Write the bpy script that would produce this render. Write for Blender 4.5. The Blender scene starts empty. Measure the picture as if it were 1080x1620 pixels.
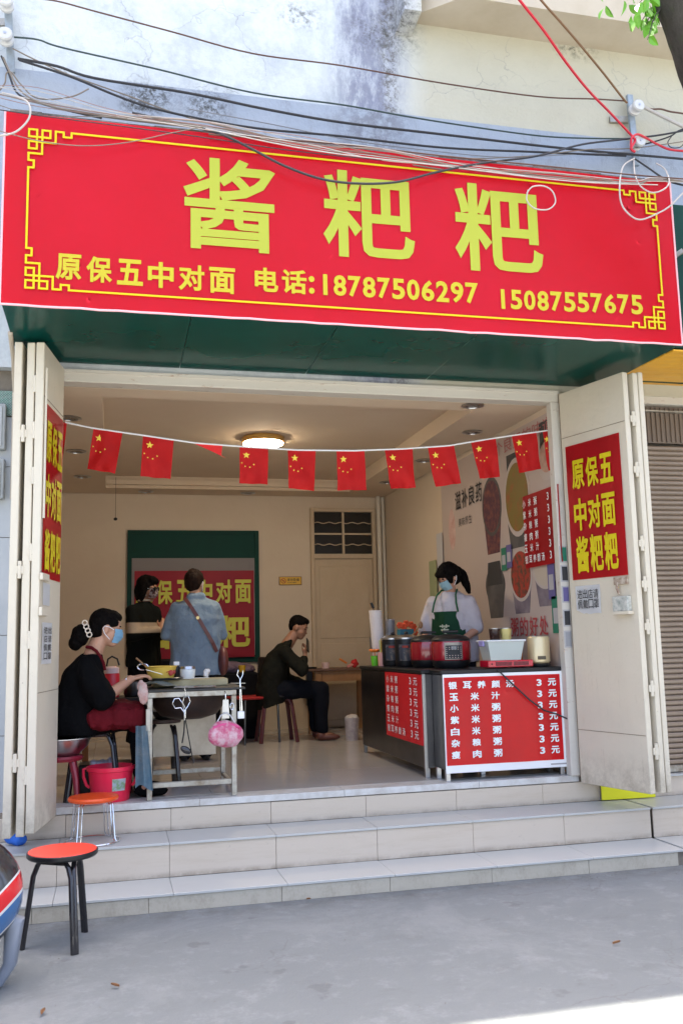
import bpy, bmesh, math, random
from mathutils import Vector as V, Matrix, noise
random.seed(7)
SC = bpy.context.scene
COL = SC.collection
# ---------------------------------------------------------------- camera, sky, sun, exposure
YAW, PIT, ROL, FOC, EYE = 0.2430219, 0.14030688, -0.02382021, 1468.8, 1.44
fw = V((math.sin(YAW)*math.cos(PIT), math.cos(YAW)*math.cos(PIT), math.sin(PIT)))
rt = fw.cross(V((0, 0, 1))).normalized(); upv = rt.cross(fw)
rt2 = rt*math.cos(ROL)+upv*math.sin(ROL); up2 = -rt*math.sin(ROL)+upv*math.cos(ROL)
cd = bpy.data.cameras.new('camera'); cam = bpy.data.objects.new('camera', cd); COL.objects.link(cam)
cam.matrix_world = Matrix(((rt2.x, up2.x, -fw.x, 0), (rt2.y, up2.y, -fw.y, 0), (rt2.z, up2.z, -fw.z, EYE), (0, 0, 0, 1)))
cd.sensor_fit = 'HORIZONTAL'; cd.sensor_width = 36; cd.lens = 36*FOC/1080; cd.clip_end = 2000; cd.clip_start = .05
SC.camera = cam
SUN_EL, SUN_AZ = math.radians(80), math.radians(12)      # azimuth from +Y towards +X : the sun stands behind the building
w = bpy.data.worlds.new('World'); SC.world = w; w.use_nodes = True
sky = w.node_tree.nodes.new('ShaderNodeTexSky'); sky.sky_type = 'NISHITA'; sky.sun_disc = False
sky.sun_elevation = SUN_EL; sky.sun_rotation = SUN_AZ; sky.air_density = .7; sky.dust_density = 5; sky.ozone_density = .4
w.node_tree.links.new(sky.outputs[0], w.node_tree.nodes['Background'].inputs[0])
w.node_tree.nodes['Background'].inputs[1].default_value = 0.13
sd = bpy.data.lights.new('sun', 'SUN'); sd.energy = 4.4; sd.angle = math.radians(.53); sd.color = (1, .93, .79)
so = bpy.data.objects.new('sun', sd); COL.objects.link(so)
sdir = V((math.sin(SUN_AZ)*math.cos(SUN_EL), math.cos(SUN_AZ)*math.cos(SUN_EL), math.sin(SUN_EL)))
so.rotation_euler = sdir.to_track_quat('Z', 'Y').to_euler(); so.location = (0, 0, 30)
SC.view_settings.view_transform = 'Standard'; SC.view_settings.look = 'None'; SC.view_settings.gamma = 1
SC.view_settings.exposure = 2.62
SC.view_settings.use_curve_mapping = False
SC.render.engine = 'CYCLES'
SC.cycles.use_denoising = True; SC.cycles.max_bounces = 8; SC.cycles.diffuse_bounces = 5
SC.cycles.sample_clamp_indirect = 6
CAM = V((0, 0, EYE))
def P(x, y, ax, val):
    "world point seen at photo pixel x,y on the plane ax=val"
    d = fw + rt2*((x-540)/FOC) - up2*((y-810)/FOC); i = 'XYZ'.index(ax)
    return CAM + d*((val-CAM[i])/d[i])
# ---------------------------------------------------------------- materials
MATS = {}
def mat(name, col, rough=.6, metal=0, col2=None, scale=6, bump=0, bscale=None, detail=6, spec=.5, emit=0, trans=0, alpha=1, thr=None, coat=0):
    if name in MATS: return MATS[name]
    m = bpy.data.materials.new(name); m.use_nodes = True; nt = m.node_tree; b = nt.nodes['Principled BSDF']
    b.inputs['Base Color'].default_value = (*col, 1); b.inputs['Roughness'].default_value = rough; b.inputs['Metallic'].default_value = metal
    b.inputs['Specular IOR Level'].default_value = spec
    if coat: b.inputs['Coat Weight'].default_value = coat
    if trans: b.inputs['Transmission Weight'].default_value = trans
    if alpha < 1: b.inputs['Alpha'].default_value = alpha
    if emit: b.inputs['Emission Color'].default_value = (*col, 1); b.inputs['Emission Strength'].default_value = emit
    tc = nt.nodes.new('ShaderNodeTexCoord')
    if col2 is not None:
        n = nt.nodes.new('ShaderNodeTexNoise'); n.inputs['Scale'].default_value = scale; n.inputs['Detail'].default_value = detail; n.inputs['Roughness'].default_value = .65
        nt.links.new(tc.outputs['Object'], n.inputs['Vector'])
        r = nt.nodes.new('ShaderNodeValToRGB'); lo, hi = thr or (.35, .68)
        r.color_ramp.elements[0].position = lo; r.color_ramp.elements[1].position = hi
        r.color_ramp.elements[0].color = (*col, 1); r.color_ramp.elements[1].color = (*col2, 1)
        nt.links.new(n.outputs[0], r.inputs[0]); nt.links.new(r.outputs[0], b.inputs['Base Color'])
    if bump:
        n2 = nt.nodes.new('ShaderNodeTexNoise'); n2.inputs['Scale'].default_value = bscale or scale*3; n2.inputs['Detail'].default_value = 8
        nt.links.new(tc.outputs['Object'], n2.inputs['Vector'])
        bp = nt.nodes.new('ShaderNodeBump'); bp.inputs['Strength'].default_value = bump; bp.inputs['Distance'].default_value = .02
        nt.links.new(n2.outputs[0], bp.inputs['Height']); nt.links.new(bp.outputs[0], b.inputs['Normal'])
    MATS[name] = m; return m
class NT:
    "small node helper"
    def __init__(s, name):
        s.m = bpy.data.materials.new(name); s.m.use_nodes = True; s.t = s.m.node_tree; s.b = s.t.nodes['Principled BSDF']
        s.tc = s.t.nodes.new('ShaderNodeTexCoord').outputs['Object']; MATS[name] = s.m
    def link(s, a, b): s.t.links.new(a, b)
    def noise(s, scale, detail=6, rough=.6, vec=None, dist=0):
        n = s.t.nodes.new('ShaderNodeTexNoise'); n.inputs['Scale'].default_value = scale; n.inputs['Detail'].default_value = detail
        n.inputs['Roughness'].default_value = rough; n.inputs['Distortion'].default_value = dist; s.link(vec or s.tc, n.inputs['Vector']); return n.outputs[0]
    def mapping(s, sc=(1, 1, 1), loc=(0, 0, 0)):
        n = s.t.nodes.new('ShaderNodeMapping'); n.inputs['Scale'].default_value = sc; n.inputs['Location'].default_value = loc; s.link(s.tc, n.inputs['Vector']); return n.outputs[0]
    def ramp(s, f, a, b, ca=(0, 0, 0), cb=(1, 1, 1)):
        r = s.t.nodes.new('ShaderNodeValToRGB'); r.color_ramp.elements[0].position = a; r.color_ramp.elements[1].position = b
        r.color_ramp.elements[0].color = (*ca, 1); r.color_ramp.elements[1].color = (*cb, 1); s.link(f, r.inputs[0]); return r.outputs[0]
    def mix(s, f, a, b):
        n = s.t.nodes.new('ShaderNodeMix'); n.data_type = 'RGBA'
        for v, i in ((f, 0), (a, 6), (b, 7)):
            if hasattr(v, 'links'): s.link(v, n.inputs[i])
            elif i == 0: n.inputs[0].default_value = v
            else: n.inputs[i].default_value = (*v, 1)
        return n.outputs[2]
    def math(s, op, a, b=None):
        n = s.t.nodes.new('ShaderNodeMath'); n.operation = op
        for i, v in enumerate((a, b)):
            if v is None: continue
            if hasattr(v, 'links'): s.link(v, n.inputs[i])
            else: n.inputs[i].default_value = v
        return n.outputs[0]
    def sep(s, ax):
        n = s.t.nodes.new('ShaderNodeSeparateXYZ'); s.link(s.tc, n.inputs[0]); return n.outputs[ax]
    def band(s, ax, c, hw, soft):
        "1 inside |p-c|<hw, fading over soft"
        d = s.math('ABSOLUTE', s.math('SUBTRACT', s.sep(ax), c)); n = s.t.nodes.new('ShaderNodeMapRange')
        n.inputs[1].default_value = hw; n.inputs[2].default_value = hw+soft; n.inputs[3].default_value = 1; n.inputs[4].default_value = 0
        s.link(d, n.inputs[0]); return n.outputs[0]
    def bump(s, h, st, dist=.02):
        n = s.t.nodes.new('ShaderNodeBump'); n.inputs['Strength'].default_value = st; n.inputs['Distance'].default_value = dist
        s.link(h, n.inputs['Height']); s.link(n.outputs[0], s.b.inputs['Normal'])
    def cracks(s, scale, width, vec=None):
        d = s.t.nodes.new('ShaderNodeVectorMath'); d.operation = 'ADD'
        n = s.t.nodes.new('ShaderNodeTexNoise'); n.inputs['Scale'].default_value = scale*2.5; n.inputs['Detail'].default_value = 5; s.link(s.tc, n.inputs['Vector'])
        sc = s.t.nodes.new('ShaderNodeVectorMath'); sc.operation = 'SCALE'; sc.inputs[3].default_value = .5/scale; s.link(n.outputs[1], sc.inputs[0])
        s.link(s.tc, d.inputs[0]); s.link(sc.outputs[0], d.inputs[1])
        v = s.t.nodes.new('ShaderNodeTexVoronoi'); v.feature = 'DISTANCE_TO_EDGE'; v.inputs['Scale'].default_value = scale; s.link(d.outputs[0], v.inputs['Vector'])
        return s.ramp(v.outputs[0], 0, width, (1, 1, 1), (0, 0, 0))
# weathered render of the upper wall
k = NT('weathered_white_render'); base = k.mix(k.noise(1.3), (.56, .60, .61), (.66, .685, .68))
base = k.mix(k.math('MULTIPLY', k.ramp(k.noise(3.2, 10, .75), .46, .64), .6), base, (.40, .43, .46))
warm = k.ramp(k.noise(.9), .4, .6); wx = k.t.nodes.new('ShaderNodeMapRange'); wx.inputs[1].default_value = 1.9; wx.inputs[2].default_value = 2.3; k.link(k.sep(0), wx.inputs[0])
base = k.mix(wx.outputs[0], base, k.mix(k.noise(2.2), (.47, .435, .33), (.58, .55, .44)))
ck = k.math('MULTIPLY', k.cracks(1.7, .006), k.ramp(k.noise(.8), .48, .6)); base = k.mix(k.math('MULTIPLY', ck, .6), base, (.2, .2, .2))
st1 = k.math('MULTIPLY', k.band(0, 1.80, .10, .28), k.ramp(k.noise(7, 10, .8, k.mapping((1, 1, .35))), .42, .55))
base = k.mix(k.math('MULTIPLY', k.band(0, 1.84, .10, .22), k.ramp(k.noise(3, 8, .7), .3, .6)), base, (.36, .38, .47))
base = k.mix(k.math('MULTIPLY', st1, .85), base, (.20, .21, .28))
st2 = k.math('MULTIPLY', k.band(0, 1.98, .03, .07), k.ramp(k.noise(22, 8, .8), .47, .57)); base = k.mix(k.math('MULTIPLY', st2, .85), base, (.13, .12, .11))
for cx, cz, r_ in ((.17, 5.30, .10), (.62, 5.28, .14), (.38, 5.16, .08), (1.95, 6.0, .2), (3.55, 6.12, .13), (1.3, 6.05, .12)):
    mk = k.math('MULTIPLY', k.math('MULTIPLY', k.band(0, cx, r_*.5, r_*1.3), k.band(2, cz, r_*.25, r_*.9)), k.ramp(k.noise(18, 10, .85), .47, .6))
    base = k.mix(k.math('MULTIPLY', mk, .9), base, (.07, .07, .065))
k.link(base, k.b.inputs['Base Color']); k.b.inputs['Roughness'].default_value = .9; k.bump(k.noise(30, 8), .35)
M_WALL = k.m
k = NT('blue_grey_band_paint'); base = k.mix(k.noise(2.5, 8), (.30, .35, .42), (.42, .455, .51))
base = k.mix(k.math('MULTIPLY', k.ramp(k.noise(9, 10, .8, k.mapping((1, 1, .4))), .52, .66), .6), base, (.25, .26, .29))
st1 = k.math('MULTIPLY', k.band(0, 1.85, .12, .25), k.ramp(k.noise(12, 10, .8), .42, .55)); base = k.mix(k.math('MULTIPLY', st1, .7), base, (.17, .17, .2))
for cx, cz, r_ in ((.22, 5.28, .13), (.62, 5.24, .12), (.15, 5.2, .1)):
    mk = k.math('MULTIPLY', k.math('MULTIPLY', k.band(0, cx, r_*.5, r_*1.3), k.band(2, cz, r_*.3, r_)), k.ramp(k.noise(20, 10, .85), .45, .57)); base = k.mix(mk, base, (.06, .06, .055))
k.link(base, k.b.inputs['Base Color']); k.b.inputs['Roughness'].default_value = .9; k.bump(k.noise(30, 8), .35); M_BAND = k.m
k = NT('worn_concrete'); base = k.mix(k.noise(.9, 8), (.138, .151, .155), (.18, .193, .196))
base = k.mix(k.math('MULTIPLY', k.ramp(k.noise(5, 12, .8), .52, .66), .5), base, (.26, .272, .275))
base = k.mix(k.math('MULTIPLY', k.ramp(k.noise(2.3, 10, .7, k.mapping((1, 1.6, 1), (3, 1, 0))), .55, .7), .45), base, (.118, .123, .125))
base = k.mix(k.math('MULTIPLY', k.ramp(k.noise(70, 4, .7), .62, .72), .5), base, (.12, .12, .125))
base = k.mix(k.math('MULTIPLY', k.math('MULTIPLY', k.cracks(.7, .004), k.ramp(k.noise(.6), .5, .55)), .6), base, (.12, .12, .12))
base = k.mix(k.math('MULTIPLY', k.ramp(k.noise(1.1, 12, .78, k.mapping((1, 1, 1), (7, 2, 0)), .6), .50, .60), .38), base, (.235, .245, .245))
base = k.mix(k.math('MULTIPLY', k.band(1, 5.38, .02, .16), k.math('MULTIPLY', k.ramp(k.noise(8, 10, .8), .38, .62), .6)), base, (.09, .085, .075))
base = k.mix(k.math('MULTIPLY', k.ramp(k.noise(3.1, 4, .5, k.mapping((1, 1, 1), (1, 9, 0))), .66, .69), .5), base, (.10, .10, .105))
k.link(base, k.b.inputs['Base Color']); k.b.inputs['Roughness'].default_value = .82; k.bump(k.noise(14, 12, .75), .45); M_CONC = k.m
k = NT('cream_ceramic'); base = k.mix(k.noise(1.6, 8), (.53, .445, .345), (.59, .51, .415))
base = k.mix(k.math('MULTIPLY', k.ramp(k.noise(5, 12, .8, k.mapping((.25, 1, 2.5))), .5, .7), .55), base, (.46, .37, .26))
base = k.mix(k.math('MULTIPLY', k.ramp(k.noise(26, 8, .8), .6, .7), .4), base, (.25, .2, .15))
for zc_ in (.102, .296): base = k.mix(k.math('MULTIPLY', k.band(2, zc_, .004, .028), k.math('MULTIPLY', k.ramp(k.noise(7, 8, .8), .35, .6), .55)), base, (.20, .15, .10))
k.link(base, k.b.inputs['Base Color']); k.b.inputs['Roughness'].default_value = .3; k.bump(k.noise(5, 3), .05); M_RISER = k.m
k = NT('stained_ceramic'); base = k.mix(k.noise(1.6, 8), (.42, .375, .285), (.50, .45, .36))
base = k.mix(k.math('MULTIPLY', k.ramp(k.noise(11, 12, .85, k.mapping((1, 1, .6))), .48, .62), .75), base, (.34, .29, .22))
k.link(base, k.b.inputs['Base Color']); k.b.inputs['Roughness'].default_value = .55; k.bump(k.noise(25, 8), .2); M_RISER_LOW = k.m
k = NT('pale_stone_tread'); base = k.mix(k.noise(2, 8), (.45, .45, .42), (.50, .495, .46))
base = k.mix(k.math('MULTIPLY', k.ramp(k.noise(9, 12, .8, k.mapping((.5, 1, 1))), .55, .72), .5), base, (.40, .37, .33))
k.link(base, k.b.inputs['Base Color']); k.b.inputs['Roughness'].default_value = .38; M_TREAD = k.m
k = NT('polished_floor_tile'); base = k.mix(k.noise(1.5, 6), (.44, .41, .38), (.50, .47, .435))
base = k.mix(k.math('MULTIPLY', k.ramp(k.noise(4, 10, .8), .55, .75), .5), base, (.37, .34, .31)); k.link(base, k.b.inputs['Base Color']); k.link(k.ramp(k.noise(3, 6), .3, .8, (.09, .09, .09), (.17, .17, .17)), k.b.inputs['Roughness']); M_FLOOR = k.m
k = NT('painted_door_metal'); base = k.mix(k.noise(1.1, 8, vec=k.mapping((1, 1, .5))), (.60, .52, .39), (.66, .60, .48))
base = k.mix(k.math('MULTIPLY', k.ramp(k.noise(5, 12, .85, k.mapping((1, 1, .25))), .56, .72), .4), base, (.45, .36, .25))
base = k.mix(k.math('MULTIPLY', k.ramp(k.noise(42, 6, .8), .66, .7), .8), base, (.16, .10, .06))
sc_ = k.math('MULTIPLY', k.ramp(k.noise(6, 12, .9, k.mapping((8, 8, .35), (3, 1, 0))), .57, .60), k.ramp(k.noise(1.4), .5, .6)); base = k.mix(k.math('MULTIPLY', sc_, .55), base, (.30, .24, .17))
base = k.mix(k.math('MULTIPLY', k.band(2, .45, .02, .22), k.math('MULTIPLY', k.ramp(k.noise(10, 10, .8), .4, .62), .55)), base, (.25, .20, .14))
k.link(base, k.b.inputs['Base Color']); k.b.inputs['Roughness'].default_value = .5; k.bump(k.noise(3, 4), .25, .05); M_DOOR = k.m
k = NT('white_frame_metal'); base = k.mix(k.noise(3, 8), (.56, .51, .43), (.63, .59, .52)); base = k.mix(k.math('MULTIPLY', k.ramp(k.noise(16, 12, .85, k.mapping((.25, 1, 1))), .58, .64), .9), base, (.30, .14, .07))
k.link(base, k.b.inputs['Base Color']); k.b.inputs['Roughness'].default_value = .55; M_FRAME = k.m
M_INT = mat('interior_plaster', (.60, .485, .36), .85, col2=(.64, .53, .40), scale=1.2, bump=.08, bscale=20)
M_CEIL = mat('ceiling_plaster', (.62, .485, .345), .85, col2=(.66, .53, .385), scale=1)
M_RED = mat('banner_red_vinyl', (.95, .003, .022), .38, col2=(.90, .003, .014), spec=.45, scale=1.5, bump=.12, bscale=1.6)
M_REDP = mat('poster_red', (.66, .008, .016), .5, col2=(.56, .006, .012), scale=2, bump=.1, bscale=3)
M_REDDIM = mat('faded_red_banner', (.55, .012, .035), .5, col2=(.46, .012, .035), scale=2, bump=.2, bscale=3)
M_YEL = mat('print_yellow', (.40, .42, .055), .6, spec=.1)
M_YEL2 = mat('print_orange_yellow', (.64, .50, .012), .55, spec=.2)
M_YEL3 = mat('print_dull_yellow', (.55, .50, .04), .5)
M_WPR = mat('print_white', (.82, .82, .82), .5)
M_BLK = mat('print_black', (.02, .02, .022), .6)
M_GREEN = mat('canopy_green_sheet', (.005, .14, .11), .2, col2=(.010, .10, .08), scale=1.1, bump=.05, bscale=1.5)
M_DGREEN = mat('dark_green_board', (.006, .05, .038), .7, col2=(.008, .042, .034), scale=3, spec=.2)
M_STEEL = mat('brushed_steel', (.52, .52, .53), .28, 1, col2=(.42, .42, .43), scale=5)
M_DSTEEL = mat('dark_counter_steel', (.16, .16, .17), .3, 1, col2=(.10, .10, .11), scale=3)
M_ALU = mat('worn_steel_tube', (.42, .40, .35), .45, .7, col2=(.22, .17, .12), scale=11, thr=(.45, .7), detail=10)
M_CHROME = mat('chrome_wire', (.75, .75, .76), .12, 1)
M_BLACK = mat('black_plastic', (.009, .009, .010), .38, col2=(.014, .014, .015), scale=8, spec=.35)
M_BTUBE = mat('black_lacquered_tube', (.02, .018, .02), .25, .2, coat=.5)
M_RUBBER = mat('cable_black', (.02, .02, .024), .6)
M_WOOD = mat('brown_wood', (.34, .17, .065), .5, col2=(.26, .12, .045), scale=8)
M_SKIN = mat('skin', (.50, .27, .17), .5, col2=(.44, .22, .14), scale=8)
M_SKIND = mat('tanned_skin', (.34, .17, .10), .5, col2=(.28, .13, .08), scale=8)
M_HAIR = mat('black_hair', (.003, .0025, .0025), .7, col2=(.008, .006, .005), scale=30, bump=.5, bscale=60, spec=.04)
M_MASK = mat('blue_face_mask', (.30, .58, .80), .7, col2=(.36, .64, .84), scale=15)
# ---------------------------------------------------------------- object helpers
def tag(o, label=None, cat=None, group=None, kind=None):
    if label: o['label'] = label
    if cat: o['category'] = cat
    if group: o['group'] = group
    if kind: o['kind'] = kind
    return o
def empty(name, loc=(0, 0, 0), rz=0):
    o = bpy.data.objects.new(name, None); COL.objects.link(o); o.location = loc; o.rotation_euler = (0, 0, rz); o.empty_display_size = .1; return o
def thing(name, label, cat, loc=(0, 0, 0), rz=0, group=None): return tag(empty(name, loc, rz), label, cat, group)
WS = bpy.data.scenes.new('workshop')
class B:
    "collects shapes; .obj() links them as one mesh object (parent space)"
    def __init__(s): s.bm = bmesh.new()
    def box(s, x0, x1, y0, y1, z0, z1, bev=0):
        m = Matrix.Translation(((x0+x1)/2, (y0+y1)/2, (z0+z1)/2)) @ Matrix.Diagonal((abs(x1-x0), abs(y1-y0), abs(z1-z0), 1))
        r = bmesh.ops.create_cube(s.bm, size=1, matrix=m)
        if bev: bmesh.ops.bevel(s.bm, geom=list({e for v in r['verts'] for e in v.link_edges}), offset=bev, segments=1, affect='EDGES')
        return s
    def obox(s, a, b, w, h, up=(0, 0, 1), bev=0):
        "bar of width w height h from a to b"
        a, b = V(a), V(b); d = b-a; L = d.length; d.normalize(); u = V(up); x = d.cross(u)
        if x.length < 1e-4: x = d.cross(V((1, 0, 0)))
        x.normalize(); u = x.cross(d); m = Matrix(((x.x, d.x, u.x, 0), (x.y, d.y, u.y, 0), (x.z, d.z, u.z, 0), (0, 0, 0, 1)))
        m = Matrix.Translation((a+b)/2) @ m @ Matrix.Diagonal((w, L, h, 1))
        r = bmesh.ops.create_cube(s.bm, size=1, matrix=m)
        if bev: bmesh.ops.bevel(s.bm, geom=list({e for v in r['verts'] for e in v.link_edges}), offset=bev, segments=1, affect='EDGES')
        return s
    def tube(s, pts, r, n=8, caps=True):
        pts = [V(p) for p in pts]; rs = r if isinstance(r, (list, tuple)) else [r]*len(pts); rings = []; pu = None
        for i, p in enumerate(pts):
            d = (pts[min(i+1, len(pts)-1)]-pts[max(i-1, 0)]).normalized()
            if pu is None:
                pu = d.cross(V((0, 0, 1)))
                if pu.length < .05: pu = d.cross(V((1, 0, 0)))
            u = (pu - d*pu.dot(d)).normalized(); pu = u; v = d.cross(u)
            rings.append([s.bm.verts.new(p+(u*math.cos(a*2*math.pi/n)+v*math.sin(a*2*math.pi/n))*rs[i]) for a in range(n)])
        for a, b in zip(rings, rings[1:]):
            for i in range(n): s.bm.faces.new((a[i], a[(i+1) % n], b[(i+1) % n], b[i]))
        if caps: s.bm.faces.new(rings[0][::-1]); s.bm.faces.new(rings[-1])
        return s
    def lathe(s, prof, c=(0, 0, 0), n=24, close=False):
        c = V(c); rings = [[s.bm.verts.new(c+V((max(r, .0004)*math.cos(2*math.pi*i/n), max(r, .0004)*math.sin(2*math.pi*i/n), z))) for i in range(n)] for r, z in prof]
        for a, b in zip(rings, rings[1:]):
            for i in range(n): s.bm.faces.new((a[i], a[(i+1) % n], b[(i+1) % n], b[i]))
        s.bm.faces.new(rings[0][::-1])
        if close or prof[-1][0] < .002: s.bm.faces.new(rings[-1])
        return s
    def ell(s, c, r, M=None, seg=16):
        m = Matrix.Translation(c) @ (M.to_4x4() if M else Matrix()) @ Matrix.Diagonal((r[0], r[1], r[2], 1))
        bmesh.ops.create_uvsphere(s.bm, u_segments=seg, v_segments=max(6, seg//2+2), radius=1, matrix=m); return s
    def quadgrid(s, f, nu, nv, th=0):
        "sheet through f(u,v), u,v in 0..1; closed with thickness th along its normals"
        g = [[s.bm.verts.new(f(i/nu, j/nv)) for j in range(nv+1)] for i in range(nu+1)]; fs = []
        for i in range(nu):
            for j in range(nv): fs.append(s.bm.faces.new((g[i][j], g[i+1][j], g[i+1][j+1], g[i][j+1])))
        if th: bmesh.ops.solidify(s.bm, geom=fs, thickness=th)
        return s
    def poly(s, pts, d):
        "prism of a polygon, extruded by vector d"
        vs = [s.bm.verts.new(V(p)) for p in pts]; f = s.bm.faces.new(vs); r = bmesh.ops.extrude_face_region(s.bm, geom=[f])
        bmesh.ops.translate(s.bm, verts=[v for v in r['geom'] if isinstance(v, bmesh.types.BMVert)], vec=V(d)); return s
    def loft(s, rings, n=20):
        "rings: (centre, side vec, front vec) -> closed skin of ellipses"
        rr = [[s.bm.verts.new(V(c)+V(a)*math.cos(2*math.pi*i/n)+V(b)*math.sin(2*math.pi*i/n)) for i in range(n)] for c, a, b in rings]
        for a, b in zip(rr, rr[1:]):
            for i in range(n): s.bm.faces.new((a[i], a[(i+1) % n], b[(i+1) % n], b[i]))
        s.bm.faces.new(rr[0][::-1]); s.bm.faces.new(rr[-1]); return s
    def limb(s, pts, rs, n=12):
        for p, r in zip(pts, rs): s.ell(p, (r, r, r), seg=12)
        for i in range(len(pts)-1): s.tube([pts[i], pts[i+1]], [rs[i], rs[i+1]], n)
        return s
    def obj(s, name, m, parent=None, smooth=True, ang=35, loc=None):
        me = bpy.data.meshes.new(name); bmesh.ops.recalc_face_normals(s.bm, faces=s.bm.faces[:])
        s.bm.to_mesh(me); s.bm.free(); me.materials.append(m)
        if smooth:
            me.shade_smooth(); me.set_sharp_from_angle(angle=math.radians(ang))
        o = bpy.data.objects.new(name, me); COL.objects.link(o)
        if parent: o.parent = parent
        if loc: o.location = loc
        return o
    def skin(s, name, m, parent=None, voxel=.008, smooth=4, wob=0, wscale=9, keep=None):
        "one continuous surface from overlapping volumes"
        me = bpy.data.meshes.new(name); bmesh.ops.recalc_face_normals(s.bm, faces=s.bm.faces[:]); s.bm.to_mesh(me); s.bm.free()
        o = bpy.data.objects.new(name, me); WS.collection.objects.link(o)
        md = o.modifiers.new('r', 'REMESH'); md.mode = 'VOXEL'; md.voxel_size = voxel
        if smooth: ms = o.modifiers.new('s', 'SMOOTH'); ms.factor = .5; ms.iterations = smooth
        WS.view_layers[0].update(); dg = WS.view_layers[0].depsgraph; nm = bpy.data.meshes.new_from_object(o.evaluated_get(dg)); o.modifiers.clear(); WS.collection.objects.unlink(o); COL.objects.link(o); o.data = nm; nm.name = name
        bpy.data.meshes.remove(me)
        if wob:
            for v in nm.vertices:
                q = v.co; nn = v.normal
                t = noise.noise(V((q.x*wscale, q.y*wscale, q.z*wscale*.6)))+.5*noise.noise(V((q.x*wscale*2.3, q.y*wscale*2.3, q.z*wscale*1.2+5)))
                v.co = q+nn*t*wob
        nm.materials.clear(); nm.materials.append(m); nm.shade_smooth()
        if parent: o.parent = parent
        return o
def inst(o, parent=None, loc=None, name=None):
    c = o.copy(); COL.objects.link(c)
    if parent: c.parent = parent
    if loc is not None: c.location = loc
    return c
def copy_tree(o, parent=None):
    c = o.copy(); COL.objects.link(c)
    if parent: c.parent = parent
    for ch in list(o.children): copy_tree(ch, c)
    return c
# lettering: outlines of the font as thin raised print
_fc = bpy.data.curves.new('print', 'FONT'); _fo = bpy.data.objects.new('print', _fc); WS.collection.objects.link(_fo); _fc.resolution_u = 3
_gl = {}
def glyph(ch, bold):
    key = (ch, bold)
    if key not in _gl:
        _fc.body = ch; _fc.offset = 0; _fc.extrude = 0; _fc.bevel_depth = bold; _fc.bevel_resolution = 0
        WS.view_layers[0].update(); dg = WS.view_layers[0].depsgraph; e = _fo.evaluated_get(dg); me = e.to_mesh()
        vs = [v.co.copy() for v in me.vertices]; fs = [tuple(p.vertices) for p in me.polygons if all(me.vertices[i].co.z > -1e-5 for i in p.vertices)]; e.to_mesh_clear()
        _gl[key] = (vs, fs, min(v.x for v in vs), max(v.x for v in vs), min(v.y for v in vs), max(v.y for v in vs))
    return _gl[key]
def letters(name, items, origin, U, W, m, parent, bold=.02, lift=.002):
    "items: (char, u0, w0, u1, w1) boxes in the plane origin + u*U + w*W"
    vs, fs = [], []; O, U, W = V(origin), V(U), V(W); N = U.cross(W).normalized()*lift
    for ch, u0, w0, u1, w1 in items:
        g, f, xa, xb, ya, yb = glyph(ch, bold)
        gh, gw = yb-ya, xb-xa; bw, bh = u1-u0, w1-w0
        if ch in '1:': sc = bh/gh; sx = sc*.95; cx = (u0+u1)/2-gw*sx/2
        else: sx = bw/gw; cx = u0
        o = len(vs)
        for v in g: vs.append(O+U*(cx+(v.x-xa)*sx)+W*(w0+(v.y-ya)/gh*bh)+N*(1+.03*v.z/max(bold, .001)))
        fs += [tuple(i+o for i in p) for p in f]
    me = bpy.data.meshes.new(name); me.from_pydata(vs, [], fs); me.materials.append(m); ob = bpy.data.objects.new(name, me); COL.objects.link(ob)
    if parent: ob.parent = parent
    return ob
def grid_text(rows, u0, w1, pitch_u, pitch_w, cw, ch):
    out = []
    for j, row in enumerate(rows):
        for i, c in enumerate(row):
            if c != ' ': out.append((c, u0+i*pitch_u, w1-j*pitch_w-ch, u0+i*pitch_u+cw, w1-j*pitch_w))
    return out
# ================================================================ SETTING
FL = .478; Y0 = 6.157; YB = 10.71; XR = 3.18; XL = -.95; ZC = 3.18
def ground_f(u, v): x, y = -60+120*u, -60+100*v; return V((x, y, 0))
tag(B().quadgrid(ground_f, 12, 10).obj('ground', M_CONC), 'grey worn concrete pavement in front of the steps', kind='structure')
# ---- steps: core + tiles
sx0, sx1 = -2.2, 3.527
M_DARK = mat('dark_joint_mortar', (.26, .22, .17), .9, col2=(.12, .10, .08), scale=4)
core = B().box(sx0, sx1, 5.445, 6.17, -.2, .082).box(sx0, sx1, 5.81, 6.17, .05, .28).box(sx0, sx1, 6.172, 6.6, .05, FL-.02)
core = tag(core.obj('steps', M_DARK, smooth=False), 'three cream tiled steps up to the shop floor', kind='structure')
def tiles(name, xs, y0, y1, z0, z1, m, par, gap=.002, bev=.0015):
    for a, b in zip(xs, xs[1:]):
        j = random.uniform(-.0012, .0012); B().box(a+gap/2, b-gap/2, y0+j, y1, z0, z1+j, bev=bev).obj(name, m, par)
jx = [-.295+.637*i for i in range(-3, 7)]; jx = [sx0]+[x for x in jx if x > sx0+.05]; jx[-1] = sx1
r1 = [sx0, -1.6, -1.0, -.4, .208, .947, 1.585, 2.22, 2.86, 3.48]
tiles('riser_tile', r1, 5.433, 5.445, 0.0, .082, M_RISER_LOW, core)
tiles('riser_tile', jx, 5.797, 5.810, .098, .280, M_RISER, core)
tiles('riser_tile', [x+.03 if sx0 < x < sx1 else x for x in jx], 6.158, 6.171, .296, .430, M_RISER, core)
tiles('tread_tile', jx, 5.427, 5.797, .083, .097, M_TREAD, core)
tiles('tread_tile', jx, 5.790, 6.158, .281, .295, M_TREAD, core)
M_THR = mat('grimy_marble_threshold', (.62, .61, .58), .4, col2=(.42, .38, .33), scale=9, thr=(.4, .75), detail=10)
tiles('threshold_slab', [-.45, .55, 1.5, 2.45, 3.2], 6.15, 6.33, .436, FL-.001, M_THR, core)
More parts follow.
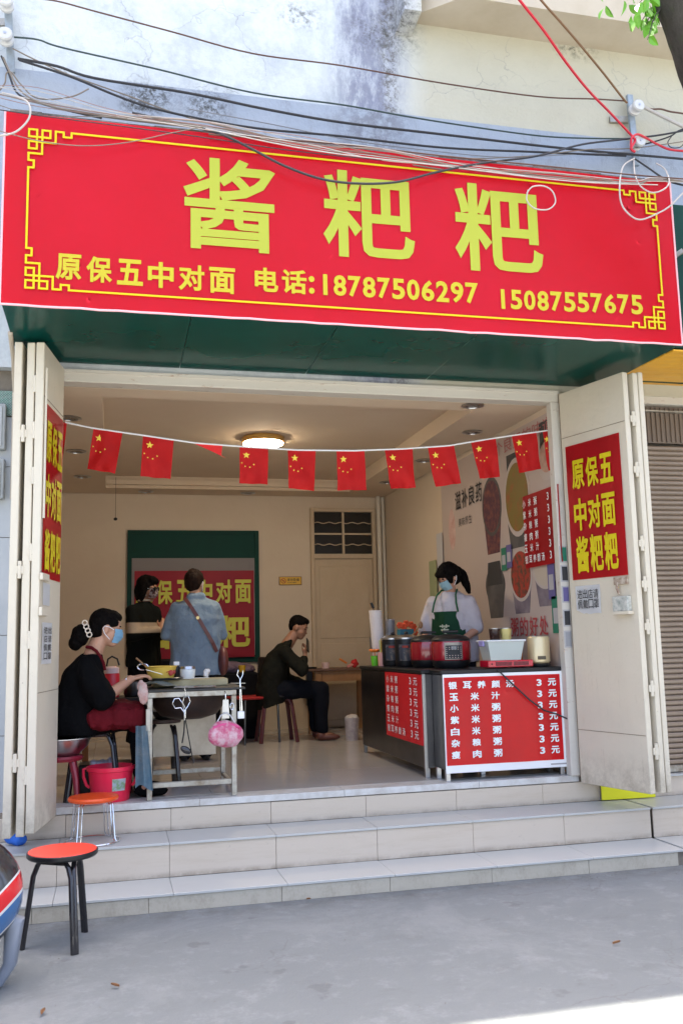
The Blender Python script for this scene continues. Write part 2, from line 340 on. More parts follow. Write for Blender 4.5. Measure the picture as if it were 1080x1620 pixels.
core2 = B().box(3.56, 8, 5.82, 6.17, -.1, .28).box(3.56, 8, 6.172, 6.5, 0, .43).box(3.56, 8, 5.46, 6, -.1, .08)
core2 = tag(core2.obj('steps', M_DARK, smooth=False), 'cream tiled steps of the shuttered shop next door', kind='structure')
jn = [3.545, 4.2, 4.85, 5.5, 6.15, 8]
tiles('riser_tile', jn, 5.44, 5.45, 0, .082, M_RISER_LOW, core2); tiles('riser_tile', jn, 5.80, 5.81, .098, .28, M_RISER, core2); tiles('riser_tile', jn, 6.16, 6.17, .296, .43, M_RISER, core2)
tiles('tread_tile', jn, 5.43, 5.80, .083, .097, M_TREAD, core2); tiles('tread_tile', jn, 5.79, 6.16, .281, .295, M_TREAD, core2); tiles('tread_tile', jn, 6.14, 6.5, .431, .444, M_TREAD, core2)
# ---- shop floor
flo = tag(B().box(XL, XR+.05, 6.33, YB+.1, FL-.06, FL-.013).obj('floor', mat('floor_grout', (.25, .25, .25), .8), smooth=False), 'pale polished tile floor of the shop', kind='structure')
T = .8
nx, ny = 6, 6
first = None
for i in range(nx):
    for j in range(ny):
        x0 = XL+i*T; y0 = 6.332+j*T
        x1 = min(x0+T, XR+.04); y1 = min(y0+T, YB+.09)
        if x1-x0 < .05: continue
        B().box(x0+.0008, x1-.0008, y0+.0008, y1-.0008, FL-.012, FL+random.uniform(-.0004, .0004), bev=.001).obj('floor_tile', M_FLOOR, flo)
# ---- building
bld = thing('shop_building', 'white weathered concrete shop building with open shopfront', 'building', (1.4, 6.16, 0))
def bp(name, b, m, **k_): o = b.obj(name, m, smooth=False, **k_); o.parent = bld; o.matrix_parent_inverse = Matrix.Translation((-1.4, -6.16, 0)); return o
bp('facade_wall', B().box(-9, 12, Y0+.003, Y0+.3, 3.262, 10.5), M_WALL)
bp('painted_band', B().box(-.78, 12, Y0-.004, Y0+.003, 3.9, 5.355), M_BAND)
bp('balcony_slab', B().poly([(2.06, Y0+.003, 6.12), (2.46, 5.80, 6.12), (12, 5.83, 6.12), (12, Y0+.003, 6.12)], (0, 0, .42)), mat('balcony_soffit', (.46, .39, .29), .9, col2=(.54, .47, .37), scale=2, bump=.2))
bp('balcony_bracket', B().poly([(2.03, 5.9, 6.03), (2.16, 5.9, 6.03), (2.16, Y0, 6.0), (2.03, Y0, 6.0)], (0, 0, .5)), M_WALL)
bp('roof_eave', B().box(-9, 12, 5.37, 14, 10.5, 10.7), M_WALL)
bp('unseen_sun_blocker', B().box(-9, 12, Y0+.31, 14, 3.72, 10.49), M_WALL)  # unseen solid mass above the shop, added to stop sun leaking inside
bp('rear_mass', B().box(-9, XL-.21, Y0+.31, 14, -.1, 3.71), M_INT)
bp('rear_mass', B().box(XR+.21, 12, Y0+.36, 14, -.1, 3.71), M_INT)
bp('lintel_frame', B().box(-.34, 3.20, Y0-.03, Y0+.1, 3.175, 3.258, bev=.006), M_FRAME)
bp('lintel_strip', B().box(-.34, 3.20, Y0-.042, Y0-.031, 3.236, 3.256), M_FRAME)
bp('door_jamb', B().box(3.135, 3.205, Y0-.025, Y0+.05, FL, 3.174, bev=.004), M_FRAME)
bp('door_jamb', B().box(-.40, -.345, Y0-.025, Y0+.05, FL, 3.174, bev=.004), M_FRAME)
# interior shell
bp('back_wall', B().box(XL-.1, XR+.1, YB, YB+.2, FL-.1, 3.5), M_INT)
bp('right_wall', B().box(XR, XR+.2, Y0+.052, YB-.002, FL-.1, 3.5), M_INT)
bp('left_wall', B().box(XL-.2, XL, Y0+.31, YB-.002, FL-.1, 3.5), M_INT)
bp('front_return_wall', B().box(XL-.2, -.405, Y0+.105, Y0+.3, FL-.1, 3.5), M_INT)
tx0, tx1, ty0, ty1 = -.085, 2.66, 6.5, 10.31
bp('ceiling_soffit', B().box(XL, XR, Y0+.12, ty0, ZC, 3.5).box(XL, XR, ty1, YB-.002, ZC, 3.5).box(XL, tx0, ty0, ty1, ZC, 3.5).box(tx1, XR, ty0, ty1, ZC, 3.5), M_CEIL)
bp('ceiling_tray', B().box(tx0, tx1, ty0, ty1, 3.315, 3.45), M_CEIL)
bp('cove_moulding', B().box(tx0+.002, tx1-.002, ty1-.05, ty1-.002, 3.215, 3.27), M_CEIL)
bp('roof_slab', B().box(XL-.2, XR+.2, Y0+.31, YB+.2, 3.52, 3.7), M_INT)
bp('wall_pipe', B().tube([(3.085, 10.60, FL), (3.085, 10.60, 3.175)], .028, 12).tube([(3.15, 10.64, FL), (3.15, 10.64, 3.175)], .022, 12), mat('pipe_cream', (.62, .56, .46), .5))
# left neighbour wall: grey tiles
nb = thing('neighbour_wall', 'pale grey tiled wall at the edge beside the white folding doors', 'wall', (-1.6, 6.2, 0))
nb_core = B().box(-6, -.41, 6.24, 6.258, -.1, 3.26).obj('wall_core', M_DARK, nb, smooth=False); nb_core.matrix_parent_inverse = Matrix.Translation((1.6, -6.2, 0))
M_GT = mat('grey_wall_tile', (.42, .44, .45), .35, col2=(.50, .515, .52), scale=2)
zz = [.30, .92, 1.54, 2.16, 2.62, 2.95]
for a, b in zip(zz, zz[1:]):
    for c in range(3):
        o = B().box(-.412-(c+1)*.6, -.412-c*.6-.004, 6.228, 6.242, a, b-.004, bev=.001).obj('wall_tile', M_GT, nb); o.matrix_parent_inverse = Matrix.Translation((1.6, -6.2, 0))
k = NT('green_mosaic_strip'); br = k.t.nodes.new('ShaderNodeTexBrick'); br.inputs['Scale'].default_value = 30; br.inputs['Color1'].default_value = (.02, .16, .10, 1); br.inputs['Color2'].default_value = (.03, .09, .07, 1); br.inputs['Mortar'].default_value = (.5, .55, .5, 1); br.inputs['Mortar Size'].default_value = .03
mp = k.t.nodes.new('ShaderNodeMapping'); mp.inputs['Rotation'].default_value = (math.radians(90), 0, 0); k.link(k.tc, mp.inputs['Vector']); k.link(mp.outputs[0], br.inputs['Vector']); k.link(br.outputs[0], k.b.inputs['Base Color'])
o = B().box(-2.4, -.42, 6.222, 6.2275, 2.955, 3.12).obj('mosaic_strip', k.m, nb); o.matrix_parent_inverse = Matrix.Translation((1.6, -6.2, 0))
# ================================================================ SHOP SIGN
SX0, SX1, SZ0, SZ1, SY = -.605, 3.553, 3.297, 4.415, 5.097
sg = thing('shop_sign', 'long red signboard with yellow characters above the shopfront', 'sign', (1.47, SY, SZ0))
PI_ = Matrix.Translation((-1.47, -SY, -SZ0))
def sp(o): o.parent = sg; o.matrix_parent_inverse = PI_; return o
def bann(u, v): return (.007*noise.noise(V((u*7, v*2.2, 1)))+.003*noise.noise(V((u*22, v*9, 4)))*max(0, v*2-1)+.0035*noise.noise(V((u*30, v*1.5, 8)))*max(0, .35-v)*3)*(1 if .02 < v < .98 else .3)
sp(B().quadgrid(lambda u, v: V((SX0+(SX1-SX0)*u, SY-.005+bann(u, v), SZ0+(SZ1-SZ0)*v)), 150, 34, .002).obj('banner_face', M_RED))
def lay(o):
    for v_ in o.data.vertices: v_.co.y += .009+bann((v_.co.x-SX0)/(SX1-SX0), (v_.co.z-SZ0)/(SZ1-SZ0))-.0030
    return o
sp(B().box(SX0+.004, SX1-.004, SY+.018, SY+.06, SZ0+.01, SZ1-.004).obj('backing_board', M_DGREEN, smooth=False))
# underside: sheets with seams
us = [SX0+.002, .42, 1.28, 2.16, SX1-.002]
for a, b in zip(us, us[1:]):
    sp(B().quadgrid(lambda u, v: V((a+.002+(b-a-.004)*u, SY+.02+(Y0-.045-SY-.02)*v, SZ0+.006-.008*v+.010*math.sin(v*math.pi)*noise.noise(V((a+u*2.5, v*2, 3))))), 14, 8, .004).obj('underside_sheet', M_GREEN))
sp(B().box(SX0, SX0+.006, SY+.07, Y0-.01, SZ0+.02, SZ1-.01).obj('side_sheet', M_DGREEN)); sp(B().box(SX1-.006, SX1, SY+.07, Y0-.01, SZ0+.02, SZ1-.01).obj('side_sheet', M_DGREEN))
sp(B().box(SX0+.01, SX1-.01, SY+.07, Y0-.01, SZ1-.03, SZ1-.01).obj('top_sheet', mat('rusty_top', (.16, .12, .09), .9, col2=(.3, .28, .25), scale=7)))
bt = B()
for i in range(26):
    a = SX0+.02+i*(SX1-SX0-.04)/26; bt.box(a, a+.17, SY+.01+random.uniform(0, .01), SY+.05, SZ1+.001, SZ1+.018+random.uniform(0, .012))
sp(bt.obj('rotten_batten', mat('mouldy_wood', (.09, .08, .07), .95, col2=(.25, .22, .19), scale=12, bump=.6), smooth=False))
sp(B().tube([(SX0-.003, SY-.008, SZ0), (SX0-.003, SY-.008, SZ1)], .006, 6).tube([(SX1+.003, SY-.008, SZ0), (SX1+.003, SY-.008, SZ1)], .006, 6).tube([(SX0+(SX1-SX0)*i/40, SY-.01, SZ0-.002+.006*noise.noise(V((i*.9, 0, 0)))) for i in range(41)], .0065, 6).obj('banner_hem', mat('pale_hem', (.80, .45, .47), .5)))
def cell(ch, x0, y0, x1, y1, pl=('Y', SY-.014)):
    a = P(x0, (y0+y1)/2, *pl); b = P(x1, (y0+y1)/2, *pl); c = P((x0+x1)/2, y0, *pl); d = P((x0+x1)/2, y1, *pl); return (ch, a.x, d.z, b.x, c.z)
for c_ in (cell('酱', 290, 250, 436, 396), cell('粑', 511, 272, 655, 408), cell('粑', 719, 293, 857, 430)): sp(lay(letters('large_character', [c_], (0, SY-.014, 0), (1, 0, 0), (0, 0, 1), M_YEL, None, .017)))
it = [cell(c, 88+48.6*i, 401+4.3*i, 88+48.6*i+41, 442+4.3*i) for i, c in enumerate('原保五中对面')]
it += [cell('电', 403, 423, 440, 461), cell('话', 446, 426, 485, 464), cell(':', 486, 436, 500, 464)]
for s_, x0, x1, ya, yb, h in (('18787506297', 503, 758, 433, 448, 33), ('15087557675', 785, 1018, 457, 467, 31)):
    n = len(s_); p_ = (x1-x0)/n
    it += [cell(c, x0+p_*i+1.5, ya+(yb-ya)*i/n, x0+p_*(i+1)-1.5, ya+h+(yb-ya)*i/n) for i, c in enumerate(s_)]
sp(lay(letters('small_lettering', it, (0, SY-.014, 0), (1, 0, 0), (0, 0, 1), mat('print_gold', (.52, .42, .035), .6, spec=.1), None, .03)))
bx0, bx1 = P(43.5, 330, 'Y', SY).x, P(1040, 400, 'Y', SY).x; bz1 = P(300, 232, 'Y', SY).z; bz0 = P(300, 473, 'Y', SY).z
g = .0142; bo = B(); yb_ = SY-.0155; n_st = [0]
def stroke(x0, z0, x1, z1, w=g*.4): n_st[0] += 1; d_ = (n_st[0] % 37)*.00006; bo.box(min(x0, x1)-w, max(x0, x1)+w, yb_-.0012-d_, yb_+.001, min(z0, z1)-w, max(z0, z1)+w)
for ox, sx_ in ((bx0, 1), (bx1, -1)):
    for oz, sz_ in ((bz1, -1), (bz0, 1)):
        def L(u0, v0, u1, v1): stroke(ox+sx_*g*u0, oz+sz_*g*v0, ox+sx_*g*u1, oz+sz_*g*v1)
        H = [(0, 0, 3, 0), (5, 0, 8, 0), (0, 3, 8, 3), (0, 5, 10, 5), (0, 8, 3, 8)]
        H += [(10, 5, 10, 0), (10, 0, 13, 0), (13, 0, 13, 2), (13, 2, 16, 2), (16, 2, 16, 0)]
        for a, b, c, d in H: L(a, b, c, d); L(b, a, d, c)
w_ = g*.33
stroke(bx0+16*g, bz1, bx1-16*g, bz1, w_*1.2); stroke(bx0+16*g, bz0, bx1-16*g, bz0, w_*1.2); stroke(bx0, bz0+16*g, bx0, bz1-16*g, w_*1.2); stroke(bx1, bz0+16*g, bx1, bz1-16*g, w_*1.2)
sp(bo.obj('key_pattern_border', M_YEL2, smooth=False))
# ================================================================ NEIGHBOUR ON THE RIGHT
ns = thing('neighbour_sign', 'dark green signboard with yellow edge beyond the red signboard', 'sign', (4.6, 5.3, 3.33))
B().box(-.95, 1.5, .0, .8, .02, 1.05, bev=.004).obj('board', M_DGREEN, ns); B().box(-.80, 1.5, -.01, -.001, .04, .90).obj('yellow_face', mat('lime_yellow_vinyl', (.42, .46, .02), .5), ns)
B().obox((-.98, .02, .62), (-.86, -.03, .70), .03, .03).obj('tube_brace', M_ALU, ns)
yc = thing('neighbour_canopy', 'yellow ribbed canopy soffit over the closed shutter', 'canopy', (4.6, 5.28, 3.29))
M_YS = mat('yellow_soffit_strip', (.80, .42, .03), .35, col2=(.72, .36, .02), scale=3)
for i in range(9): B().box(-.985, 1.6, .002+i*.098, .094+i*.098, .03+.004*i, .045+.004*i, bev=.006).obj('soffit_strip', M_YS, yc)
B().box(-.985, 1.6, .885, .9, -.02, .075).obj('rear_trim', M_YS, yc)
sh = thing('roller_shutter', 'closed brown roller shutter of the shop next door', 'shutter', (4.9, 6.2, .45))
def shp(o): o.parent = sh; return o
M_SH = mat('brown_shutter_slat', (.23, .17, .12), .4, .3, col2=(.29, .22, .16), scale=4)
shp(B().box(-1.02, 1.5, -.03, .10, 2.755, 2.86, bev=.005).obj('head_frame', M_FRAME)); shp(B().box(-1.03, -.97, -.03, .08, .0, 2.75, bev=.004).obj('side_rail', M_DOOR))
pr_ = .0385; sl = None; nsl = int(2.42/pr_)
for i in range(nsl):
    if sl is None:
        b_ = B(); prof = [(0, 0), (-.006, .004), (-.012, .012), (-.012, .027), (-.005, .036), (0, .0365)]
        b_.poly([(-.965, p[0]+.02, p[1]) for p in prof], (2.45, 0, 0)); sl = shp(b_.obj('shutter_slat', M_SH)); sl.location = (0, 0, .05)
    else: c = inst(sl); c.location = (0, 0, .05+i*pr_)
shp(B().box(-.965, 1.5, .0, .03, .0, .048, bev=.004).obj('bottom_rail', M_ALU))
hb = B().box(-.965, 1.5, .028, .04, 2.46, 2.75)
for i in range(60): hb.box(-.96+i*.041, -.945+i*.041, .018, .03, 2.47, 2.74)
shp(hb.obj('grille_panel', mat('brown_grille', (.17, .125, .09), .5)))
shp(B().box(-.965, 1.5, .034, .045, .04, 2.45).obj('rear_panel', mat('dark_gap', (.05, .04, .03), .9)))
shp(B().box(-.96, 1.5, -.01, .03, 2.70, 2.712).obj('wire_rail', M_ALU))
rp = thing('tiled_pier', 'white tiled pier at the foot of the neighbouring shutter', 'wall', (3.7, 6.2, 0))
o = B().box(3.56, 3.88, 6.20, 6.5, .44, 3.26).obj('pier_body', M_DOOR, rp); o.matrix_parent_inverse = Matrix.Translation((-3.7, -6.2, 0))
# ================================================================ FOLDING DOORS
def leaf(par, a, b, z0, z1, th, name='door_leaf', rails=True):
    "upright panel between plan points a and b"
    a, b = V(a), V(b); d = (b-a).normalized()
    o = B().obox((a.x, a.y, (z0+z1)/2), (b.x, b.y, (z0+z1)/2), th, z1-z0, bev=.004).obj(name, M_DOOR, par)
    return o
def hinge(par, x, y, z): B().tube([(x, y, z-.05), (x, y, z+.05)], .011, 8).box(x-.022, x+.022, y-.003, y+.003, z-.022, z+.022).obj('hinge', M_DOOR, par)
fl = thing('folding_door', 'white folding door stack with narrow red banner, beside the seated masked woman', 'door')
L1a, L1b = (-.345, 6.12), (-.432, 5.585)
leaf(fl, L1a, L1b, .435, 3.255, .048); leaf(fl, (-.415, 6.10), (-.485, 5.60), .42, 3.255, .045); leaf(fl, (-.50, 6.11), (-.556, 5.60), .415, 3.255, .045)
for z in (3.0, 2.72, 2.45, 2.0, 1.5, .75): hinge(fl, -.458, 5.598, z)
for z in (2.7, .82, 1.9): hinge(fl, -.52, 5.60, z)
fr = thing('folding_door', 'white folding door stack with red banner and mask notice, beside the priced counter', 'door')
R1a, R1b = (3.205, 6.10), (3.372, 5.49)
leaf(fr, R1a, R1b, .435, 3.225, .045); leaf(fr, (3.30, 6.11), (3.452, 5.495), .435, 3.225, .042); leaf(fr, (3.345, 6.13), (3.50, 5.505), .435, 3.235, .042)
lad = B()
for i in range(14): lad.obox((3.385+.0, 5.60, .6+i*.2), (3.44, 5.60, .6+i*.2), .02, .014)
lad.obj('brace_rung', M_DOOR, fr)
for z in (2.9, 2.55, 2.05, 1.78, 1.5, 1.1, .7): hinge(fr, 3.412, 5.488, z)
# a frame on a leaf : point s along leaf (0 at wall, 1 at outer edge), z
def leafframe(a, b, th, side):
    a, b = V((*a, 0)), V((*b, 0)); d = (b-a); n = V((-d.y, d.x, 0)).normalized()*side
    def f(s, z, off=0): p = a+d*s+n*(th/2+off); return V((p.x, p.y, z))
    return f, d.length, d.normalized(), n
fR, LR, dR, nR = leafframe(R1a, R1b, .045, -1)     # visible face looks to -X
fLf, LL, dL, nL = leafframe(L1a, L1b, .048, 1)     # visible face looks to +X
def sheet(f, s0, s1, z0, z1, off, m, par, name, wob=.003, th=.0012, curl=0, cutbot=None):
    def g(u, v):
        zb = z0+(cutbot(u) if cutbot else 0)
        return f(s0+(s1-s0)*u, zb+(z1-zb)*v, off+wob*noise.noise(V((u*2.5, v*4, s0*9+z0)))+wob)
    return B().quadgrid(g, 10, 16, -th if False else th).obj(name, m, par)
for z_ in (2.885, .80): B().obox(fR(.01, z_, .0005), fR(.985, z_, .0005), .003, .004).obj('panel_seam', mat('weld_seam_dark', (.25, .20, .14), .8), fr)  # thin dark strips marking the weld seams of the leaf
for z_ in (2.93, 1.2): B().obox(fLf(.02, z_, .0005), fLf(.98, z_, .0005), .003, .004).obj('panel_seam', MATS['weld_seam_dark'], fl)
# px measured extents on right leaf
zb1 = 2.765; zb0 = 1.845
rb = thing('door_banner', 'red banner with yellow characters on the wide white door leaf above the mask notice', 'banner')
sheet(fR, .07, .90, zb0, zb1+.05, .002, M_REDP, rb, 'banner_sheet', .003)
def leaf_letters(name, rows, f, s_a, s_b, z0, z1, m, par, off, bold=.03, pad=.06, rowspec=None):
    O = f(s_a, 0, off); U = (f(s_b, 0, off)-O); Ln = U.length; U.normalize()
    n = len(rows); hh = (z1-z0)/n; its = []
    for j, row in enumerate(rows):
        ww = Ln/len(row)
        ya, yb2 = (rowspec[j] if rowspec else (z1-(j+1)*hh+hh*pad, z1-j*hh-hh*pad))
        for i, c in enumerate(row): its.append((c, ww*i+ww*pad, ya, ww*(i+1)-ww*pad, yb2))
    return letters(name, its, O, U, (0, 0, 1), m, par, bold)
leaf_letters('lettering', ['原保五', '中对面', '酱粑粑'], fR, .15, .80, 0, 0, M_YEL2, rb, .010, .03, .05, [(2.49, 2.70), (2.19, 2.42), (1.89, 2.15)])
nt_ = thing('mask_notice', 'white torn paper notice taped under the red banner on the door leaf', 'notice')
sheet(fR, .10, .48, 1.60, 1.80, .002, mat('paper_white', (.80, .80, .80), .7), nt_, 'paper', .003, cutbot=lambda u: .02*abs(noise.noise(V((u*4, 3, 0))))+(.03 if u < .3 else 0)*(1-u/.3 if u < .3 else 0))
leaf_letters('lettering', ['进出店请', '佩戴口罩'], fR, .13, .46, 1.635, 1.775, M_BLK, nt_, .0085, .001, .05)
lb = thing('door_lock_box', 'rusty old latch box on the door leaf beside the mask notice', 'lock')
p0 = fR(.70, 1.66, .02)
B().obox(fR(.70, 1.655, .022), fR(.92, 1.655, .022), .04, .10, bev=.004).obj('lock_case', mat('dirty_lock_paint', (.62, .60, .53), .5, col2=(.22, .25, .22), scale=25), lb)
B().obox(fR(.72, 1.595, .026), fR(.94, 1.595, .026), .05, .022, bev=.003).obj('lower_flange', M_DOOR, lb)
B().obox(fR(.70, 1.81, .01), fR(.90, 1.81, .01), .015, .05, bev=.002).tube([fR(.76, 1.80, .02), fR(.76, 1.76, .03), fR(.79, 1.72, .03)], .008, 6).obj('latch_plate', mat('rusty_latch', (.55, .48, .38), .6, col2=(.2, .1, .05), scale=30), lb)
lbn = thing('door_banner', 'narrow red banner with yellow characters on the leaf behind the seated woman', 'banner')
sheet(fLf, .05, .93, 1.86, 2.90, .002, M_REDP, lbn, 'banner_sheet', .002)
O = fLf(.90, 0, .008)
leaf_letters('lettering', ['原保五', '中对面', '酱粑粑'], fLf, .90, .10, 0, 0, M_YEL2, lbn, .009, .03, .05, [(2.55, 2.80), (2.22, 2.48), (1.90, 2.15)])
ln_ = thing('taped_note', 'narrow torn white notes taped below the left door banner', 'notice')
sheet(fLf, .55, .86, 1.70, 1.83, .002, MATS['paper_white'], ln_, 'paper', .002); sheet(fLf, .42, .88, 1.36, 1.60, .002, MATS['paper_white'], ln_, 'paper', .003)
leaf_letters('lettering', ['进出', '店请', '佩戴', '口罩'], fLf, .84, .46, 1.38, 1.58, M_BLK, ln_, .0085, .006, .1)
# ladder of black latch parts on the left door edge
db = thing('door_bolt', 'worn white bolt fitting on the narrow bannered leaf', 'lock')
B().obox(fLf(.72, 1.86, .012), fLf(1.02, 1.86, .012), .02, .04, bev=.003).obox(fLf(.75, 1.66, .012), fLf(1.03, 1.66, .012), .02, .05, bev=.003).obj('bolt_plate', M_DOOR, db)
B().tube([fLf(.97, 2.2, .012), fLf(.97, 3.1, .012)], .007, 6).obj('bolt_rod', M_DOOR, db)
# things by the door feet
yb = thing('yellow_board', 'bright yellow board lying under the wide door leaf on the step', 'board', (3.455, 6.13, .30))
B().obox((-.10, .0, .066), (.31, -.02, .066), .012, .13, bev=.002).obj('board_panel', mat('yellow_card', (.74, .72, .01), .6), yb); B().obox((-.10, .016, .066), (.31, -.004, .066), .006, .12).obj('backing', M_DARK, yb)
bc = B().ell((-.565, 6.06, .345), (.05, .05, .05), seg=16).ell((-.525, 6.03, .325), (.05, .04, .030)).skin('blue_cloth', mat('blue_rag', (.02, .12, .50), .8), None, .01, 2, .008, 25)
tag(bc, 'crumpled blue rag on the step at the foot of the folding door', 'cloth')
# meter boxes + conduit
for zc, hgt, lab in ((2.87, .30, 'grey metal meter box with a handle, upper of the two by the folding door'), (2.53, .26, 'grey metal meter box with a window frame, lower of the two by the folding door')):
    t = thing('meter_box', lab, 'meter box', (-.80, 6.16, zc), 0, 'meter boxes on the grey wall')
    B().box(-.12, .12, 0, .066, -hgt/2, hgt/2, bev=.006).obj('case', mat('grey_box_paint', (.36, .38, .38), .5, col2=(.30, .31, .31), scale=8), t)
    B().box(-.10, .10, -.008, -.001, -hgt/2+.02, hgt/2-.02, bev=.003).obj('box_door', mat('grey_box_door', (.42, .44, .44), .45), t)
    B().box(.02, .07, -.022, -.009, -.04, .03, bev=.004).obj('handle', mat('box_handle', (.15, .16, .16), .5), t)
tag(B().tube([(-.60, 5.55, 3.29), (-.615, 5.9, 3.24), (-.63, 6.17, 3.1), (-.63, 6.19, 2.4)], .014, 8).obj('conduit_pipe', mat('beige_conduit', (.50, .42, .32), .6)), 'beige conduit pipe running down beside the folding door', 'pipe')
# ================================================================ INTERIOR BACK WALL
gb = thing('green_board', 'dark green board on the back wall behind the red banner', 'board', (.9, YB, 1.9))
B().box(-.735, .735, -.03, -.002, -.65, .86, bev=.003).obj('panel', M_DGREEN, gb); B().box(-.745, -.70, -.045, -.031, -.65, .86).box(.70, .745, -.045, -.031, -.65, .86).box(-.699, .699, -.045, -.031, .82, .86).obj('frame', M_DGREEN, gb)
bb = thing('wall_banner', 'dim red banner with yellow characters inside the green frame', 'banner', (0, 0, 0))
B().quadgrid(lambda u, v: V((.205+1.385*u, YB-.05-.006*noise.noise(V((u*5, v*4, 2))), 1.33+1.11*v)), 20, 16, .002).obj('white_margin', mat('grey_margin', (.42, .38, .37), .6), bb)
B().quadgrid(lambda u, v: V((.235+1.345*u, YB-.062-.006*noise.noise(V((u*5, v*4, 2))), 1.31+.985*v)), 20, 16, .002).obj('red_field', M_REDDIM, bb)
letters('lettering', [(c, .25+.222*i, 1.92, .25+.222*i+.185, 2.19) for i, c in enumerate('原保五中对面')]+[(c, .29+.44*i, 1.42, .29+.44*i+.36, 1.78) for i, c in enumerate('酱粑粑')], (0, YB-.075, 0), (1, 0, 0), (0, 0, 1), M_YEL3, bb, .03)
pt = thing('plate_sign', 'small yellow no smoking plate on the back wall beside the door', 'sign', (2.018, YB, 2.176))
B().box(-.135, .135, -.012, -.002, -.05, .05, bev=.002).obj('plate', mat('plate_brown', (.20, .09, .02), .5), pt); B().box(-.125, .125, -.015, -.0125, -.042, .042).obj('plate_face', mat('plate_yellow', (.72, .42, .03), .4), pt)
b_ = B(); b_.tube([(-.085+.028*math.cos(a*math.pi/8), -.017, .028*math.sin(a*math.pi/8)) for a in range(17)], .004, 6); b_.obox((-.105, -.017, .02), (-.065, -.017, -.02), .004, .006); b_.obox((-.10, -.017, 0), (-.07, -.017, 0), .004, .008); b_.obj('no_smoking_mark', mat('mark_red', (.35, .04, .02), .5), pt)
letters('lettering', [(c, -.04+.037*i, -.005, -.04+.037*i+.031, .028) for i, c in enumerate('请勿吸烟')]+[(c, -.035+.012*i, -.028, -.035+.012*i+.009, -.015) for i, c in enumerate('NOSMOKING')], (0, -.016, 0), (1, 0, 0), (0, 0, 1), M_BLK, pt, .01)
dr = thing('back_door', 'cream painted wooden door with barred transom in the back wall', 'door', (2.66, YB, FL))
MD = mat('old_cream_door', (.56, .44, .30), .6, col2=(.50, .38, .25), scale=3, bump=.1)
B().box(-.40, -.355, -.06, -.002, 0, 2.56, bev=.004).box(.355, .40, -.06, -.002, 0, 2.56, bev=.004).box(-.354, .354, -.06, -.002, 2.515, 2.56).box(-.354, .354, -.058, -.002, 1.955, 2.01).obj('door_frame', MD, dr)
B().box(-.35, .35, -.03, -.004, .01, 1.95).obj('door_panel', MD, dr)
B().box(-.30, .30, -.038, -.031, 1.02, 1.86, bev=.004).box(-.30, .30, -.038, -.031, .55, .96, bev=.004).box(-.30, .30, -.038, -.031, .08, .50, bev=.004).obj('raised_panel', MD, dr)
B().box(.29, .31, -.06, -.039, .90, 1.02).obj('handle', M_STEEL, dr)
tr = B().box(-.352, .352, -.02, -.006, 2.012, 2.513).obj('transom_pane', mat('dark_glass', (.02, .02, .02), .15), dr)
B().box(-.012, .012, -.05, -.021, 2.012, 2.513).box(-.352, -.013, -.045, -.021, 2.24, 2.26).box(.013, .352, -.045, -.021, 2.24, 2.26).obj('glazing_bar', MD, dr)
for z in (2.12, 2.38):
    B().tube([(-.35+.7*i/24, -.056, z+.008*math.sin(i*1.3)) for i in range(25)], .006, 6).obj('window_bar', MD, dr)
# graffiti-like stain on the door
B().ell((-.2, -.032, 1.17), (.07, .004, .045)).obj('smudge', mat('smudge_green', (.14, .14, .09), .9), dr)
# ceiling lamp, downlights
cl = thing('ceiling_lamp', 'round lit ceiling lamp with brass rim', 'lamp', (1.315, 8.2, 3.314))
B().lathe([(.0, -.001), (.185, -.001), (.195, -.01), (.195, -.05), (.186, -.055), (.182, -.05)], n=40).obj('rim', mat('brass_rim', (.55, .34, .10), .3, .8), cl)
B().lathe([(.179, -.052), (.178, -.066), (.14, -.082), (.06, -.09), (.0, -.092)], n=40).obj('diffuser', mat('lit_diffuser', (1, .84, .62), .5, emit=16), cl)
dlm = None
for x, y in ((-.33, 7.15), (-.325, 8.38), (-.31, 9.63), (2.93, 7.17), (2.92, 8.40), (2.91, 9.63), (.35, 10.5), (1.5, 10.5), (2.6, 6.33)):
    if dlm is None:
        dlm = thing('downlight', 'x', 'downlight', (x, y, ZC), 0, 'unlit recessed downlights in the ceiling')
        B().lathe([(.055, -.002), (.085, -.002), (.088, -.008), (.06, -.012), (.058, -.006)], n=28).obj('trim_ring', M_STEEL, dlm); B().lathe([(.0, -.0015), (.054, -.0015), (.05, -.005), (.0, -.006)], n=24).obj('lens', mat('lens_dark', (.12, .11, .10), .2), dlm); o = dlm
    else: o = copy_tree(dlm); o.location = (x, y, ZC)
    o['label'] = {(-.33, 7.15): 'recessed downlight above the first flag by the left door', (-.325, 8.38): 'recessed downlight just under the bunting string, second in the left row', (-.31, 9.63): 'recessed downlight deepest in the left row',
                  (2.93, 7.17): 'recessed downlight above the flags by the mural wall', (2.92, 8.40): 'recessed downlight hidden between flags, second in the mural side row', (2.91, 9.63): 'recessed downlight deepest in the mural side row',
                  (.35, 10.5): 'recessed downlight above the green board', (1.5, 10.5): 'recessed downlight at the back between board and door', (2.6, 6.33): 'recessed downlight close behind the lintel'}[(x, y)]
cp = thing('pull_cord', 'thin pull cord with dark knob hanging from the ceiling', 'cord', (.02, 9.6, 3.17))
B().tube([(0, 0, 0), (0, 0, -.42)], .0035, 6).obj('cord', mat('cord_brown', (.2, .14, .09), .7), cp); B().ell((0, 0, -.43), (.02, .02, .016)).obj('knob', M_BLACK, cp)
